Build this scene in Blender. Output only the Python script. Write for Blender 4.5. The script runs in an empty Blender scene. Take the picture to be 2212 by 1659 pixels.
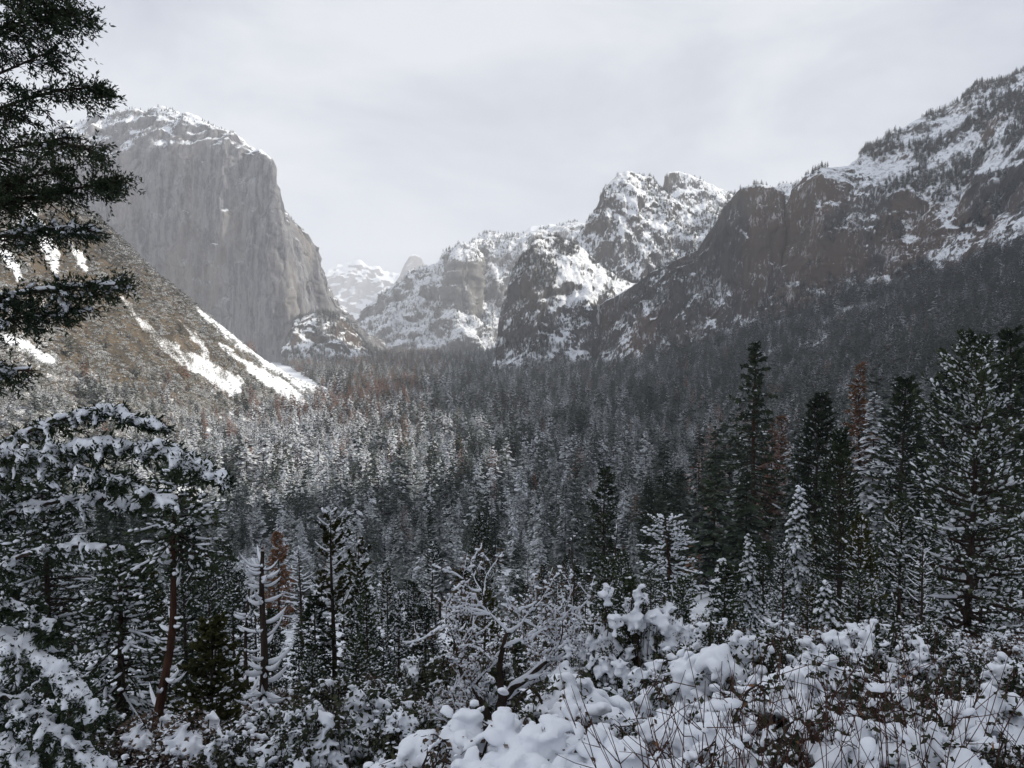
import bpy, math, random
import numpy as np
from mathutils import Vector, Matrix

# ------------------------------------------------------------------ camera, sky, sun, exposure
sc = bpy.context.scene
C = sc.collection
F = 1841.0                      # focal length in units of a 2212 x 1659 frame
PITCH = math.atan((829.5 - 705.0) / F)
cam_d = bpy.data.cameras.new('camera'); cam = bpy.data.objects.new('camera', cam_d); C.objects.link(cam)
cam_d.sensor_width = 36.0; cam_d.lens = 36.0 * F / 2212.0
cam_d.clip_start = 0.1; cam_d.clip_end = 60000
cam.location = (0, 0, 0); cam.rotation_euler = (math.pi / 2 - PITCH, 0, 0)
sc.camera = cam

SUN_AZ, SUN_EL = math.radians(90), math.radians(27)     # azimuth clockwise from the view direction (+Y)
w = bpy.data.worlds.new('World'); sc.world = w; w.use_nodes = True
nt = w.node_tree; nt.nodes.clear()
wo = nt.nodes.new('ShaderNodeOutputWorld'); bg = nt.nodes.new('ShaderNodeBackground')
sky = nt.nodes.new('ShaderNodeTexSky'); sky.sky_type = 'NISHITA'; sky.sun_disc = False
sky.sun_elevation = SUN_EL; sky.sun_rotation = SUN_AZ; sky.altitude = 1300
tc = nt.nodes.new('ShaderNodeTexCoord'); mp = nt.nodes.new('ShaderNodeMapping'); mp.inputs['Scale'].default_value = (1.0, 1.0, 2.2)
nz = nt.nodes.new('ShaderNodeTexNoise'); nz.inputs['Scale'].default_value = 2.3; nz.inputs['Detail'].default_value = 5; nz.inputs['Roughness'].default_value = 0.55; nz.inputs['Distortion'].default_value = 0.35
rp = nt.nodes.new('ShaderNodeValToRGB')
rp.color_ramp.elements[0].position = 0.36; rp.color_ramp.elements[0].color = (5.15, 5.55, 6.5, 1)
rp.color_ramp.elements[1].position = 0.62; rp.color_ramp.elements[1].color = (8.15, 8.4, 8.85, 1)
mx = nt.nodes.new('ShaderNodeMix'); mx.data_type = 'RGBA'; mx.inputs[0].default_value = 0.94
nt.links.new(tc.outputs['Generated'], mp.inputs[0]); nt.links.new(mp.outputs[0], nz.inputs['Vector']); nt.links.new(nz.outputs['Fac'], rp.inputs[0])
nt.links.new(sky.outputs[0], mx.inputs[6]); nt.links.new(rp.outputs[0], mx.inputs[7]); nt.links.new(mx.outputs[2], bg.inputs[0])
bg.inputs[1].default_value = 0.095
nt.links.new(bg.outputs[0], wo.inputs[0])

sl = bpy.data.lights.new('sun', 'SUN'); sun = bpy.data.objects.new('sun', sl); C.objects.link(sun)
sl.energy = 5.0; sl.angle = math.radians(1.5); sl.color = (1.0, 0.93, 0.80)
_sd = Vector((math.sin(SUN_AZ) * math.cos(SUN_EL), math.cos(SUN_AZ) * math.cos(SUN_EL), math.sin(SUN_EL)))
sun.rotation_euler = _sd.to_track_quat('Z', 'Y').to_euler()

vs = sc.view_settings; vs.view_transform = 'Standard'; vs.look = 'None'; vs.exposure = 0.12; vs.gamma = 1.0; vs.use_curve_mapping = False
sc.render.engine = 'CYCLES'
cy = sc.cycles
cy.max_bounces = 5; cy.diffuse_bounces = 3; cy.glossy_bounces = 1; cy.transmission_bounces = 2; cy.volume_bounces = 1; cy.transparent_max_bounces = 8
cy.use_denoising = True; cy.use_adaptive_sampling = False
cy.caustics_reflective = False; cy.caustics_refractive = False

# ------------------------------------------------------------------ numeric helpers
rng = np.random.default_rng(11)

def _hash(ix, iy, iz, seed):
    with np.errstate(over='ignore'):
        h = (ix.astype(np.int64) * 374761393 + iy.astype(np.int64) * 668265263 + iz.astype(np.int64) * 2147483647 + seed * 974634777).astype(np.uint32)
        h = (h ^ (h >> np.uint32(13))) * np.uint32(1274126177)
        h = h ^ (h >> np.uint32(16)); h = h * np.uint32(2246822519); h = h ^ (h >> np.uint32(15))
    return h.astype(np.float64) / 2147483647.5 - 1.0

def vnoise(P, seed=0):
    P = np.asarray(P, float); i = np.floor(P).astype(np.int64); f = P - i
    u = f * f * f * (f * (f * 6 - 15) + 10)
    x, y, z = i[..., 0], i[..., 1], i[..., 2]; a, b, c = u[..., 0], u[..., 1], u[..., 2]
    def L(dz):
        n00 = _hash(x, y, z + dz, seed); n10 = _hash(x + 1, y, z + dz, seed); n01 = _hash(x, y + 1, z + dz, seed); n11 = _hash(x + 1, y + 1, z + dz, seed)
        return (n00 * (1 - a) + n10 * a) * (1 - b) + (n01 * (1 - a) + n11 * a) * b
    return L(0) * (1 - c) + L(1) * c

def fbm(P, o=4, seed=0, gain=0.5):
    s = 0; a = 1.0; P = np.asarray(P, float)
    for k in range(o):
        s = s + a * vnoise(P, seed + k * 17); P = P * 2.03 + 11.3; a *= gain
    return s

def ridged(P, o=4, seed=0, gain=0.5):
    s = 0; a = 1.0; P = np.asarray(P, float)
    for k in range(o):
        s = s + a * (1 - 2 * np.abs(vnoise(P, seed + k * 17))); P = P * 2.03 + 7.7; a *= gain
    return s

def sstep(a, b, x):
    t = np.clip((x - a) / (b - a), 0, 1); return t * t * (3 - 2 * t)

cp, sp = math.cos(PITCH), math.sin(PITCH)
def at(px, py, d):
    """picture point (2212 x 1659 frame) at forward distance d -> world"""
    px, py, d = np.broadcast_arrays(np.asarray(px, float), np.asarray(py, float), np.asarray(d, float))
    x = (px - 1106.0) / F; z = -(py - 829.5) / F
    wy = cp + z * sp; wz = -sp + z * cp
    return np.stack([x / wy * d, d, wz / wy * d], -1)

def proj(P):
    P = np.asarray(P, float); fy = P[..., 1] * cp - P[..., 2] * sp; uz = P[..., 1] * sp + P[..., 2] * cp
    return 1106.0 + F * P[..., 0] / fy, 829.5 - F * uz / fy

# ------------------------------------------------------------------ mesh helpers
def mesh(name, V, Fc, smooth=True):
    V = np.ascontiguousarray(V, np.float32).reshape(-1, 3); Fc = np.ascontiguousarray(Fc, np.int32)
    k = Fc.shape[1]; n = len(Fc)
    me = bpy.data.meshes.new(name)
    me.vertices.add(len(V)); me.vertices.foreach_set('co', V.ravel())
    me.loops.add(n * k); me.loops.foreach_set('vertex_index', Fc.ravel())
    me.polygons.add(n); me.polygons.foreach_set('loop_start', np.arange(0, n * k, k, dtype=np.int32))
    try: me.polygons.foreach_set('loop_total', np.full(n, k, np.int32))
    except Exception: pass
    me.update(calc_edges=True)
    if smooth: me.polygons.foreach_set('use_smooth', np.ones(n, bool))
    else: me.polygons.foreach_set('use_smooth', np.zeros(n, bool))
    return me

def obj(name, me, mat=None, parent=None, coll=None, loc=None):
    o = bpy.data.objects.new(name, me); (coll or C).objects.link(o)
    if mat is not None and me is not None and len(me.materials) == 0: me.materials.append(mat)
    if parent is not None: o.parent = parent
    if loc is not None: o.location = loc
    return o

def tag(o, label=None, cat=None, group=None, kind=None):
    if label: o['label'] = label
    if cat: o['category'] = cat
    if group: o['group'] = group
    if kind: o['kind'] = kind
    return o

def grid_faces(nv, nu):
    i = np.arange(nv * nu).reshape(nv, nu)
    return np.stack([i[:-1, :-1], i[:-1, 1:], i[1:, 1:], i[1:, :-1]], -1).reshape(-1, 4)

def grid_normals(G):
    du = np.gradient(G, axis=1); dv = np.gradient(G, axis=0)
    n = np.cross(du, dv); n /= np.linalg.norm(n, axis=-1, keepdims=True) + 1e-9
    return n

# ------------------------------------------------------------------ materials
class NB:
    def __init__(s, name):
        s.m = bpy.data.materials.new(name); s.m.use_nodes = True; s.t = s.m.node_tree; s.t.nodes.clear()
        s.out = s.n('ShaderNodeOutputMaterial')
    def n(s, ty, **kw):
        x = s.t.nodes.new(ty)
        for k, v in kw.items(): setattr(x, k, v)
        return x
    def set(s, sock, v):
        if hasattr(v, 'is_output'): s.t.links.new(v, sock)
        else: sock.default_value = v
    def noise(s, vec, scale, detail=4, rough=0.55, dist=0.0):
        x = s.n('ShaderNodeTexNoise'); s.set(x.inputs['Vector'], vec); x.inputs['Scale'].default_value = scale
        x.inputs['Detail'].default_value = detail; x.inputs['Roughness'].default_value = rough; x.inputs['Distortion'].default_value = dist
        return x.outputs['Fac']
    def mapv(s, vec, sc):
        x = s.n('ShaderNodeMapping'); s.set(x.inputs[0], vec); x.inputs['Scale'].default_value = sc; return x.outputs[0]
    def math(s, op, a, b=0.0, clamp=False):
        x = s.n('ShaderNodeMath', operation=op, use_clamp=clamp); s.set(x.inputs[0], a); s.set(x.inputs[1], b); return x.outputs[0]
    def rng(s, v, a, b, c=0.0, d=1.0):
        x = s.n('ShaderNodeMapRange', interpolation_type='SMOOTHSTEP'); s.set(x.inputs[0], v)
        for i, q in enumerate((a, b, c, d)): s.set(x.inputs[1 + i], q)
        return x.outputs[0]
    def mix(s, f, a, b):
        x = s.n('ShaderNodeMix', data_type='RGBA'); s.set(x.inputs[0], f)
        for i, q in ((6, a), (7, b)):
            s.set(x.inputs[i], (*q, 1) if isinstance(q, tuple) and len(q) == 3 else q)
        return x.outputs[2]
    def bsdf(s, col, rough=0.9, spec=0.1, normal=None):
        x = s.n('ShaderNodeBsdfPrincipled'); s.set(x.inputs['Base Color'], (*col, 1) if isinstance(col, tuple) else col)
        s.set(x.inputs['Roughness'], rough); x.inputs['Specular IOR Level'].default_value = spec
        if normal is not None: s.t.links.new(normal, x.inputs['Normal'])
        s.t.links.new(x.outputs[0], s.out.inputs['Surface']); return x
    def bump(s, h, strength=0.5, dist=0.1):
        x = s.n('ShaderNodeBump'); x.inputs['Strength'].default_value = strength; x.inputs['Distance'].default_value = dist; s.set(x.inputs['Height'], h); return x.outputs[0]
    def objc(s): return s.n('ShaderNodeTexCoord').outputs['Object']
    def nz(s):
        g = s.n('ShaderNodeNewGeometry'); x = s.n('ShaderNodeSeparateXYZ'); s.t.links.new(g.outputs['Normal'], x.inputs[0]); return x.outputs[2]
    def orand(s): return s.n('ShaderNodeObjectInfo').outputs['Random']

SNOW = (0.80, 0.83, 0.88)

def rock_mat(name, c0, c1, rust, rust_amt, thr, width=0.16, veg=0.25, streak=28.0, jit=0.55, sv=24.0, dust=0.6):
    b = NB(name); p = b.objc()
    st = b.noise(b.mapv(p, (1 / streak, 1 / streak, 1 / (streak * 9))), 1.0, 7, 0.62)
    fine = b.noise(b.mapv(p, (1 / 7.0, 1 / 7.0, 1 / 16.0)), 1.0, 5, 0.65)
    col = b.mix(b.rng(st, 0.40, 0.58), c0, c1)
    big = b.noise(b.mapv(p, (1 / 150.0, 1 / 150.0, 1 / 420.0)), 1.0, 4, 0.6)
    col = b.mix(b.math('MULTIPLY', b.rng(big, 0.46, 0.62), rust_amt), col, rust)
    dk = b.noise(b.mapv(p, (1 / 11.0, 1 / 11.0, 1 / 150.0)), 1.0, 5, 0.6)
    col = b.mix(b.rng(dk, 0.56, 0.72, 0.0, 0.65), col, tuple(x * 0.42 for x in c0))
    col = b.mix(b.rng(fine, 0.35, 0.65, 0.0, 0.35), col, tuple(x * 1.35 for x in c1))
    # scrub growing on the less steep rock
    nz_ = b.nz()
    vg = b.noise(p, 1 / 16.0, 4, 0.7)
    vm = b.math('MULTIPLY', b.rng(vg, 0.50, 0.58), b.rng(nz_, 0.15, 0.4))
    col = b.mix(b.math('MULTIPLY', vm, veg), col, (0.035, 0.042, 0.032))
    n1 = b.noise(b.mapv(p, (1 / 9.0, 1 / 9.0, 1 / sv)), 1.0, 6, 0.72); n2 = b.noise(p, 1 / 70.0, 3, 0.5)
    fl = b.n('ShaderNodeAttribute', attribute_name='flat').outputs['Fac']
    m = b.math('ADD', b.math('MULTIPLY', fl, 0.68), b.math('MULTIPLY', nz_, 0.32)); m = b.math('ADD', m, b.math('MULTIPLY', b.math('SUBTRACT', n1, 0.5), jit * 1.6)); m = b.math('ADD', m, b.math('MULTIPLY', b.math('SUBTRACT', n2, 0.5), jit))
    sm = b.rng(m, thr, thr + width)
    sm = b.math('MULTIPLY', sm, b.math('SUBTRACT', 1.0, b.math('MULTIPLY', vm, veg)))
    # powder caught in upright grooves and on rough patches of the steep faces
    du = b.noise(b.mapv(p, (1 / 6.0, 1 / 6.0, 1 / 42.0)), 1.0, 6, 0.7); d2 = b.noise(p, 1 / 55.0, 4, 0.6)
    dm = b.math('MULTIPLY', b.rng(b.math('ADD', b.math('MULTIPLY', du, 0.62), b.math('MULTIPLY', d2, 0.38)), 0.52, 0.62), b.rng(fl, 0.10, 0.38))
    col = b.mix(b.math('MULTIPLY', dm, dust), col, SNOW)
    col = b.mix(sm, col, SNOW)
    b.bsdf(col, 0.92, 0.08)
    return b.m

M = {}
M['granite'] = rock_mat('granite', (0.048, 0.052, 0.068), (0.185, 0.184, 0.195), (0.20, 0.175, 0.155), 0.5, 0.58, 0.16, 0.3, 24.0, 0.55, 40.0, 0.25)
M['rock_dark'] = rock_mat('dark_rock', (0.014, 0.015, 0.020), (0.048, 0.043, 0.042), (0.105, 0.065, 0.042), 0.8, 0.545, 0.12, 0.5, 20.0, 0.78, 34.0, 0.55)
M['rock_snowy'] = rock_mat('snowy_rock', (0.022, 0.023, 0.028), (0.062, 0.059, 0.06), (0.075, 0.055, 0.043), 0.4, 0.34, 0.12, 0.4, 20.0, 0.85, 22.0, 0.85)
M['rock_far'] = rock_mat('far_rock', (0.10, 0.10, 0.105), (0.18, 0.175, 0.17), (0.15, 0.13, 0.11), 0.3, 0.42, 0.15, 0.6, 40.0, 0.75, 26.0, 0.6)
def peak_mat():
    b = NB('far_peak'); p = b.objc()
    n = b.noise(p, 1 / 220.0, 6, 0.65); m = b.math('ADD', b.nz(), b.math('MULTIPLY', b.math('SUBTRACT', n, 0.5), 1.1))
    b.bsdf(b.mix(b.rng(m, 0.28, 0.5), (0.14, 0.14, 0.15), SNOW), 0.95, 0.05); return b.m
M['peak'] = peak_mat()
M['dome'] = rock_mat('dome_rock', (0.10, 0.10, 0.11), (0.17, 0.165, 0.165), (0.15, 0.13, 0.12), 0.3, 0.62, 0.15, 0.2, 120.0, 0.5, 60.0, 0.3)

def ground_mat():
    b = NB('snow_ground'); p = b.objc()
    n = b.noise(p, 1 / 2.2, 6, 0.7); n2 = b.noise(p, 1 / 30.0, 4, 0.6)
    m = b.math('ADD', b.math('MULTIPLY', n, 0.6), b.math('MULTIPLY', n2, 0.4))
    steep = b.rng(b.nz(), 0.55, 0.8)
    m = b.math('ADD', m, b.math('MULTIPLY', steep, 0.16))
    at_ = b.n('ShaderNodeAttribute', attribute_name='brush'); m = b.math('SUBTRACT', m, b.math('MULTIPLY', at_.outputs['Fac'], 0.19))
    soil = b.mix(b.rng(n2, 0.4, 0.6), (0.060, 0.050, 0.036), (0.12, 0.093, 0.062))
    col = b.mix(b.rng(m, 0.44, 0.58), soil, SNOW)
    b.bsdf(col, 0.9, 0.1); return b.m
M['ground'] = ground_mat()

def snow_mat():
    b = NB('snow'); p = b.objc(); n = b.noise(p, 9.0, 5, 0.6)
    x = b.bsdf(b.mix(n, (0.76, 0.79, 0.85), (0.84, 0.86, 0.90)), 0.75, 0.2, b.bump(n, 0.25, 0.03))
    return b.m
M['snow'] = snow_mat()

def leaf_mat(name, c0, c1, cover, jit=0.5, var=0.3, thr=0.15, scale=0.9, soft=0.12, full=1.0):
    """foliage whose upper side carries snow"""
    b = NB(name); p = b.objc(); r = b.orand()
    n = b.noise(p, scale, 3, 0.7); n2 = b.noise(p, scale * 0.22, 2, 0.5)
    col = b.mix(b.rng(n2, 0.3, 0.7), c0, c1)
    m = b.math('ADD', b.math('MULTIPLY', b.nz(), 0.5), b.math('MULTIPLY', b.math('SUBTRACT', n, 0.5), jit * 2))
    m = b.math('ADD', m, b.math('MULTIPLY', b.math('SUBTRACT', r, 0.5), var * 2))
    pl = b.noise(b.n('ShaderNodeObjectInfo').outputs['Location'], 1 / 55.0, 3, 0.6)
    m = b.math('ADD', m, b.math('MULTIPLY', b.math('SUBTRACT', pl, 0.5), 0.9))
    tn = b.noise(b.n('ShaderNodeObjectInfo').outputs['Location'], 1 / 23.0, 2, 0.5); col = b.mix(b.rng(tn, 0.35, 0.65, 0.0, 0.55), col, tuple(q * 0.5 for q in c0))
    m = b.math('ADD', m, cover - 0.5)
    col = b.mix(b.math('MULTIPLY', b.rng(m, thr - soft * 0.3, thr + soft), full), col, SNOW)
    b.bsdf(col, 0.85, 0.1); return b.m
M['needles'] = leaf_mat('needles', (0.024, 0.040, 0.026), (0.055, 0.072, 0.040), 0.30, 0.5, 0.24, 0.15, 26.0, 0.5, 0.85)
M['needles_dark'] = leaf_mat('dark_needles', (0.020, 0.033, 0.022), (0.042, 0.056, 0.032), 0.11, 0.5, 0.15, 0.15, 26.0, 0.5, 0.8)
M['needles_snowy'] = leaf_mat('snowy_needles', (0.030, 0.040, 0.034), (0.06, 0.068, 0.055), 0.68, 0.5, 0.2, 0.15, 26.0, 0.5, 0.95)
M['needles_rust'] = leaf_mat('rust_needles', (0.21, 0.098, 0.058), (0.36, 0.18, 0.105), 0.16, 0.5, 0.15, 0.15, 26.0, 0.5, 0.6)
M['scrub'] = leaf_mat('scrub_leaves', (0.120, 0.106, 0.052), (0.25, 0.20, 0.105), 0.66, 0.55, 0.3, 0.15, 5.0, 0.45, 0.85)
M['scrub_dark'] = leaf_mat('dark_scrub_leaves', (0.032, 0.032, 0.024), (0.075, 0.060, 0.042), 0.34, 0.55, 0.3, 0.15, 5.0, 0.3, 0.9)
M['oakleaf'] = leaf_mat('bare_twigs', (0.075, 0.058, 0.045), (0.12, 0.095, 0.075), 0.66, 0.55, 0.22, 0.15, 20.0, 0.4, 0.95)

def bark_mat(name, c0, c1, sc=1.0):
    b = NB(name); p = b.objc(); n = b.noise(b.mapv(p, (6 * sc, 6 * sc, 1.3 * sc)), 1.0, 6, 0.65)
    b.bsdf(b.mix(b.rng(n, 0.3, 0.7), c0, c1), 0.95, 0.05, b.bump(n, 0.6, 0.05)); return b.m
M['bark'] = bark_mat('bark', (0.022, 0.017, 0.014), (0.06, 0.045, 0.036))
M['bark_red'] = bark_mat('red_bark', (0.026, 0.015, 0.011), (0.085, 0.042, 0.028))

# ------------------------------------------------------------------ terrain: the ground sheet
GC = [  # picture x, picture y, forward distance of points on the ground
 # near slope under the overlook
 (-1200, 2350, 4), (1106, 2250, 4), (2212, 2000, 4), (3400, 1700, 4),
 (-1200, 1900, 10), (500, 1880, 10), (1106, 1800, 10), (1700, 1710, 10), (2212, 1690, 10), (3400, 1500, 10),
 (-300, 1740, 22), (500, 1720, 22), (1106, 1610, 22), (1700, 1530, 22), (2212, 1500, 22), (3400, 1250, 25),
 (-300, 1490, 60), (500, 1480, 60), (1106, 1430, 60), (1700, 1390, 60), (2212, 1350, 60), (3400, 1050, 60),
 (-300, 1330, 120), (500, 1330, 120), (1106, 1310, 120), (1700, 1270, 120), (2212, 1200, 120), (3200, 900, 120),
 (-300, 1230, 220), (500, 1240, 220), (1106, 1250, 220), (1700, 1210, 220), (2212, 1110, 220), (3200, 800, 220),
 (-300, 1180, 350), (300, 1200, 350), (800, 1215, 350), (1106, 1225, 350), (1600, 1190, 350), (1900, 1120, 350), (2212, 1010, 380), (3000, 700, 400),
 (700, 1160, 550), (1106, 1165, 550), (1500, 1150, 550), (1800, 1080, 550), (2212, 930, 560),
 # valley floor
 (600, 1040, 800), (1106, 1028, 800), (1400, 1028, 800), (1700, 1010, 800),
 (800, 960, 1020), (1106, 945, 1080), (1400, 945, 1080), (1650, 935, 1080), (1900, 880, 950), (2212, 800, 850), (2900, 500, 900),
 (850, 875, 1540), (1106, 872, 1540), (1400, 870, 1540), (1600, 845, 1600), (1800, 775, 1550), (2000, 700, 1500), (2212, 590, 1400), (2900, 330, 1400),
 (900, 835, 2000), (1106, 834, 2000), (1300, 834, 2000), (1450, 815, 2050), (1560, 760, 2150), (1700, 690, 2150), (1850, 640, 2100), (2000, 600, 2000), (2212, 500, 1800),
 (800, 800, 2750), (950, 799, 2750), (1106, 799, 2750), (1300, 770, 2750), (1600, 690, 2700), (2212, 450, 2500),
 (700, 778, 3500), (900, 779, 3500), (1106, 778, 3500), (1500, 740, 3500),
 (750, 765, 4300), (950, 765, 4300), (1150, 765, 4300), (400, 765, 3600), (100, 700, 3600),
 (850, 745, 6500), (1106, 745, 6500),
 # slope on the left
 (-700, 1200, 350), (-700, 800, 700), (-700, 400, 900), (-200, 1130, 480), (100, 1110, 590), (100, 960, 740), (-200, 950, 650), (-200, 700, 870), (-200, 420, 1010), (100, 850, 850), (100, 740, 950), (100, 600, 1070), (100, 470, 1150), (90, 420, 1200),
 (300, 960, 860), (300, 870, 1040), (300, 760, 1150), (300, 650, 1230), (270, 560, 1280), (230, 490, 1290), (400, 905, 1080), (420, 800, 1260), (420, 700, 1360), (405, 645, 1400),
 (520, 890, 1270), (540, 820, 1400), (520, 745, 1440), (600, 800, 1500), (650, 850, 1500), (740, 872, 1570),
 # behind that slope
 (100, 560, 1600), (250, 650, 1700), (420, 760, 1800), (600, 815, 1900), (720, 835, 2000), (300, 745, 2400), (500, 800, 2500), (-200, 520, 1500), (-300, 600, 2500),
]
_gc = np.array(GC, float); _gp = at(_gc[:, 0], _gc[:, 1], _gc[:, 2])
_cu = np.stack([_gp[:, 0] / _gp[:, 1], np.log(_gp[:, 1]) * 0.55], -1); _cs = _gp[:, 2] / _gp[:, 1]
def _phi(r2): return np.where(r2 > 1e-12, 0.5 * r2 * np.log(r2 + 1e-12), 0)
_n = len(_cu); _A = np.zeros((_n + 3, _n + 3))
_A[:_n, :_n] = _phi(((_cu[:, None] - _cu[None]) ** 2).sum(-1)) + np.eye(_n) * 2e-3
_A[:_n, _n:] = np.c_[np.ones(_n), _cu]; _A[_n:, :_n] = _A[:_n, _n:].T
_W = np.linalg.solve(_A, np.r_[_cs, 0, 0, 0])
def ground_smooth(x, y):
    x = np.asarray(x, float); y = np.maximum(np.asarray(y, float), 1.2); sh = np.broadcast(x, y).shape
    q = np.stack(np.broadcast_arrays(x / y, np.log(y) * 0.55), -1).reshape(-1, 2); o = np.empty(len(q))
    for i in range(0, len(q), 60000):
        c = q[i:i + 60000]; o[i:i + 60000] = _phi(((c[:, None] - _cu[None]) ** 2).sum(-1)) @ _W[:_n] + _W[_n] + c @ _W[_n + 1:]
    return (o.reshape(sh)) * y
def ground(x, y):
    z = ground_smooth(x, y); P = np.stack(np.broadcast_arrays(x, y, np.zeros(np.shape(z))), -1)
    amp = np.clip(y / 400.0, 0.02, 1.0)
    z = z + amp * 5.0 * fbm(P / 60.0, 4, 3) + np.clip(y / 60.0, 0.15, 1) * 0.7 * fbm(P / 5.0, 3, 9)
    return np.maximum(z, -142 + 0.8 * fbm(P / 30.0, 3, 5))

CHUTES = [   # snow-filled gullies on the left slope: picture x, y, half width
 [(425, 664, 3), (470, 702, 8), (560, 768, 12), (640, 822, 12), (738, 874, 7)],
 [(262, 640, 5), (300, 690, 9), (345, 735, 12), (400, 772, 17), (450, 800, 22), (500, 830, 26)],
 [(476, 742, 3), (520, 778, 7), (570, 812, 12), (625, 850, 18), (665, 880, 12)],
 [(395, 690, 2), (420, 725, 8), (450, 765, 12)], [(0, 730, 8), (60, 748, 12), (110, 778, 8)], [(70, 470, 14), (110, 540, 18), (120, 590, 8)],
 [(150, 520, 6), (185, 580, 8)], [(520, 700, 2), (560, 735, 4)], [(0, 520, 12), (40, 600, 10)],
]
def polydist(px, py, line):
    """distance to a tapering polyline given as (x, y, halfwidth); negative inside"""
    best = np.full(np.shape(px), 1e9)
    for (x0, y0, w0), (x1, y1, w1) in zip(line[:-1], line[1:]):
        dx, dy = x1 - x0, y1 - y0; t = np.clip(((px - x0) * dx + (py - y0) * dy) / (dx * dx + dy * dy), 0, 1)
        best = np.minimum(best, np.hypot(px - x0 - t * dx, py - y0 - t * dy) - (w0 + t * (w1 - w0)))
    return best

def terrain_ground():
    u = np.r_[np.linspace(-1.45, -0.70, 30, endpoint=False), np.linspace(-0.70, -0.14, 210, endpoint=False), np.linspace(-0.14, 1.45, 110)]
    r = np.exp(np.r_[np.linspace(math.log(1.6), math.log(600), 150, endpoint=False), np.linspace(math.log(600), math.log(1750), 230, endpoint=False), np.linspace(math.log(1750), math.log(7500), 60)])
    U, R = np.meshgrid(u, r); X = U * R; Y = R
    Z = np.empty_like(X)
    for i in range(0, len(r), 40): Z[i:i + 40] = ground(X[i:i + 40], Y[i:i + 40])
    G = np.stack([X, Y, Z], -1)
    me = mesh('ground', G, grid_faces(*X.shape)); o = obj('ground', me, M['ground'])
    px, py = proj(G); ch = np.min([polydist(px, py, c) for c in CHUTES], 0)
    brush = sstep(-132, -118, Z) * (px < 800) * (Y > 500) * (Y < 1900) * sstep(-3, 3, ch + 7 * fbm(G / 16.0, 3, 8))
    a = me.attributes.new('brush', 'FLOAT', 'POINT'); a.data.foreach_set('value', np.ascontiguousarray(brush, np.float32).ravel())
    tag(o, 'snowy ground of the valley and its slopes under the trees', kind='structure')
    return G
GG = terrain_ground()

def hit(px, py, d0=3.0, d1=6000.0, n=700):
    """where the line of sight through a picture point meets the ground"""
    d = np.exp(np.linspace(math.log(d0), math.log(d1), n)); P = at(px, py, d)
    g = ground(P[:, 0], P[:, 1]); k = np.argmax(P[:, 2] < g)
    return P[k] if (P[:, 2] < g).any() else P[-1]

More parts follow.
